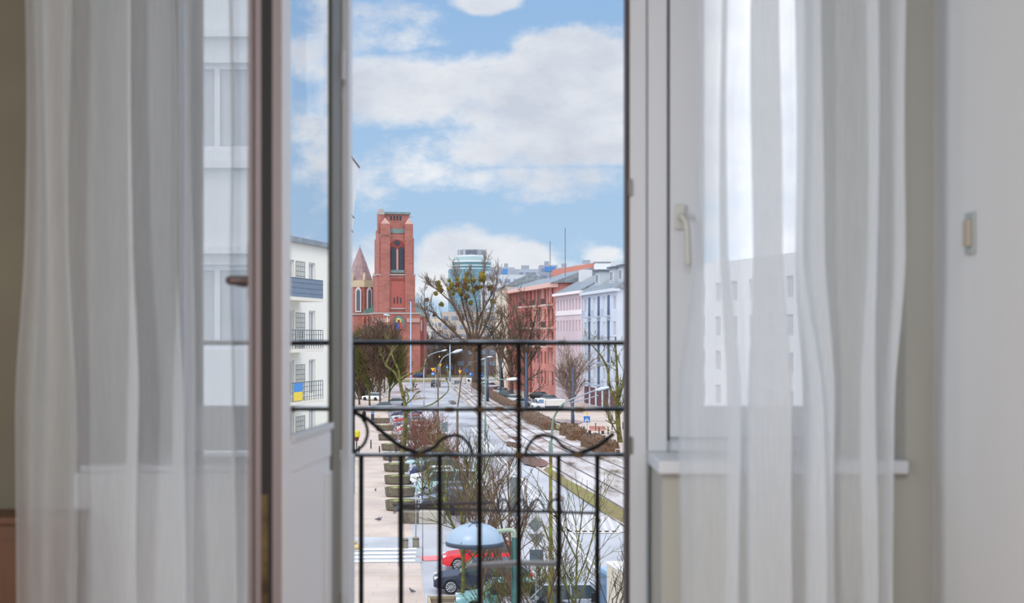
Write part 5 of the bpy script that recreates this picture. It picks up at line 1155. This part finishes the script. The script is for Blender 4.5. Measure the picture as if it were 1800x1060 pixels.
# barrier rails at the right
t = thing('pedestrian_fence', 'low white pedestrian guard rail at the far right by the crossing', 'fence', tuple(G(1082,808))); b = G(1082,808); m_ = MB()
for i in range(12): m_.box(i*.55-.02, i*.55+.02, -.02, .02, 0, 1.05)
m_.build('uprights', mat('rail_white', (196,196,196), .5), t); MB().box(0,6.1,-.03,.03,1.0,1.07).build('top_rail', MAT['rail_white'], t); MB().box(0,6.1,-.02,.02,.3,.34).build('lower_rail', MAT['rail_white'], t)
t = thing('traffic_board', 'grey boarded barrier by the tram stop at the junction', 'barrier', tuple(G(804,676))); k = G(804,676).y/F
MB().box(-5*k,5*k,-.05,.05,.2,7*k).build('board', grey_s, t)
for s_ in (-4.5,4.5): MB().box(s_*k-.05,s_*k+.05,-.05,.05,0,7*k).build('post', galv, t)
t = thing('orange_post', 'orange roadworks marker on the right pavement under the mid rail', 'marker', tuple(G(1026,722))); k = G(1026,722).y/F; MB().lathe([(2.4*k,0),(1.8*k,4*k),(1.2*k,9*k),(.3*k,11*k)], 10).build('cone', mat('marker_orange', (236,96,40), .6), t); MB().box(-2.8*k,2.8*k,-.3,.3,0,.08).build('foot', plast, t)
# people
def person(label, px, py, h, coat, trous, rz=0, stride=.25):
    b = G(px, py); root = thing('person', label, 'person', tuple(b), rz); s_ = h/1.75
    me = bpy.data.meshes.new('body'); V = [(0,0,.95),(0,0,1.15),(0,.01,1.42),(0,0,1.50),(0,-.01,1.56),(0,-.02,1.66),(.1,0,.9),(.12,-stride*.6,.5),(.12,-stride,.08),(.12,-stride-.16,.03),(-.1,0,.9),(-.11,stride*.5,.5),(-.12,stride,.1),(-.12,stride-.14,.03),(.19,.01,1.4),(.25,.06,1.12),(.25,-.04,.88),(-.19,.01,1.4),(-.25,-.06,1.12),(-.24,-.16,.9)]
    E = [(0,1),(1,2),(2,3),(3,4),(4,5),(0,6),(6,7),(7,8),(8,9),(0,10),(10,11),(11,12),(12,13),(2,14),(14,15),(15,16),(2,17),(17,18),(18,19)]
    me.from_pydata([tuple(c*s_ for c in v) for v in V], E, []); o = bpy.data.objects.new('body', me); C.objects.link(o); o.parent = root
    R_ = [.15,.14,.17,.07,.07,.10,.10,.075,.05,.045,.10,.075,.05,.045,.075,.055,.045,.075,.055,.045]
    me.materials.append(coat); me.materials.append(trous)
    sk = o.modifiers.new('skin', 'SKIN'); 
    for i, r in enumerate(R_): me.skin_vertices[0].data[i].radius = (r*s_, r*s_*.85)
    me.skin_vertices[0].data[0].use_root = True
    sb = o.modifiers.new('sub', 'SUBSURF'); sb.levels = sb.render_levels = 1
    MB().lathe([(.24,.0),(.21,.3),(.17,.55),(.19,.72),(.13,.78)], 12, (0,0,.72*s_), sx=s_, sy=s_*.75).build('coat', coat, root, smooth=True)
    for x in (-.12,.12): MB().tube([(x*s_,0,.06),(x*s_,0,.82*s_)], .07, 8).build('trouser_leg', trous, root)
    MB().ball((0,-.02*s_,1.65*s_), .115*s_, 10, 7, 1.1).build('hair', mat('dark_hair', (50,40,36), .8), root, smooth=True)
    MB().ball((0,-.055*s_,1.62*s_), .09*s_, 10, 7, 1.15).build('face', mat('skin_tone', (200,160,140), .6), root, smooth=True)
    return root
for me_ in (1,):
    pass
coat1 = mat('black_coat', (34,34,40), .8); coat2 = mat('charcoal_coat', (62,60,66), .8); tr1 = mat('dark_trousers', (50,50,58), .8)
def safe_person(*a, **k):
    return person(*a, **k)
safe_person('person in dark clothes walking away on the far left pavement', 620, 705, 1.78, coat2, tr1)
safe_person('person in a long black coat walking on the left pavement under the mid rail', 640, 742, 1.8, coat1, tr1, .3)
# crow on a slim post
b = Vector((X(622,110),110,0)); zt_ = P(618,598.5,110).z
t = thing('slim_post', 'slim dark post at the left doorway edge with a crow on top', 'post', tuple(b)); MB().tube([(0,0,0),(0,0,zt_)], .06, 8).build('post', plast, t); MB().box(-.1,.45,-.1,.1,zt_-.03,zt_+.0).build('top_plate', plast, t)
t = thing('crow', 'black crow perched above the railing at the left', 'bird', (b.x+.2, 110, zt_)); blkf = mat('crow_feathers', (28,28,34), .6)
secs = []
for s_, x, z, r in ((0,-.30,.05,.012),(1,-.22,.07,.035),(2,-.10,.13,.075),(3,.02,.20,.085),(4,.12,.28,.07),(5,.17,.34,.045),(6,.20,.385,.055),(7,.25,.40,.045),(8,.28,.40,.015)):
    secs.append([(x+math.sin(q)*r*.4*-1, r*math.cos(q), z+r*math.sin(q)) for q in [2*PI*i/8 for i in range(8)]])
loft(MB(), secs).build('body', blkf, t, smooth=True)
MB().tube([(.27,0,.40),(.36,0,.385)], [.018,.004], 6).build('beak', mat('pale_beak', (206,180,160), .5), t)
for y in (-.03,.03): MB().tube([(.02,y,.0),(.02,y,.14)], .008, 5).build('leg', plast, t)
# pigeons on the near pavement
r_ = None
for i, (x, y, lb) in enumerate(((664,915.5,'small dark pigeon on the pavement, left of a pair'),(668,916,'small dark pigeon on the pavement, right of a pair'),(660,864,'single pigeon on the pavement between the thin bars'),(619,832,'pigeon at the left edge of the pavement'),(724,1043,'pigeon near the nose of the slate-blue car'))):
    bb = G(x, y)
    if r_ is None:
        r_ = thing('pigeon', lb, 'bird', tuple(bb), 0, 'pigeons on the pavement'); mb = MB(); mb.ball((0,0,.13), .085, 8, 6, .8); mb.tube([(-.05,0,.12),(-.20,0,.10)], [.05,.02], 6); mb.tube([(.05,0,.15),(.10,0,.22)], [.04,.03], 6); mb.ball((.11,0,.235), .035, 6, 5); mb.build('body', mat('pigeon_grey', (84,84,94), .7), r_, smooth=True)
        MB().tube([(.0,.02,0),(.0,.02,.08)], .01, 4).build('leg', mat('pigeon_foot', (150,90,90), .6), r_)
    else: dup(r_, tuple(bb), .7*i, lb)
# pavement hatch cover and low rubble pile near the crossing
t = thing('sand_bags', 'small heap of ochre sandbags at the left end of the zebra crossing', 'sandbags', tuple(G(620,966))); m_ = MB(); m_.ball((0,0,.16), .55, 10, 6, .32); m_.ball((-.6,.2,.14), .5, 10, 6, .32); m_.ball((-.2,.1,.42), .48, 10, 6, .32); m_.build('bags', mat('ochre_sack', (206,180,132), .9), t, smooth=True)
for x, y, lb in ((712,965,'grey stone bollard at the right end of the zebra crossing'),(731,963,'olive litter bin by the zebra crossing')):
    b = G(x, y); k = b.y/F; t = thing('litter_bin', lb, 'litter bin', tuple(b)); MB().lathe([(.16,0),(.19,.06),(.19,.55),(.15,.62)], 14).build('drum', mat('bin_grey', (128,122,108), .7), t); MB().lathe([(.2,.5),(.2,.54)], 14).build('band', plast, t)
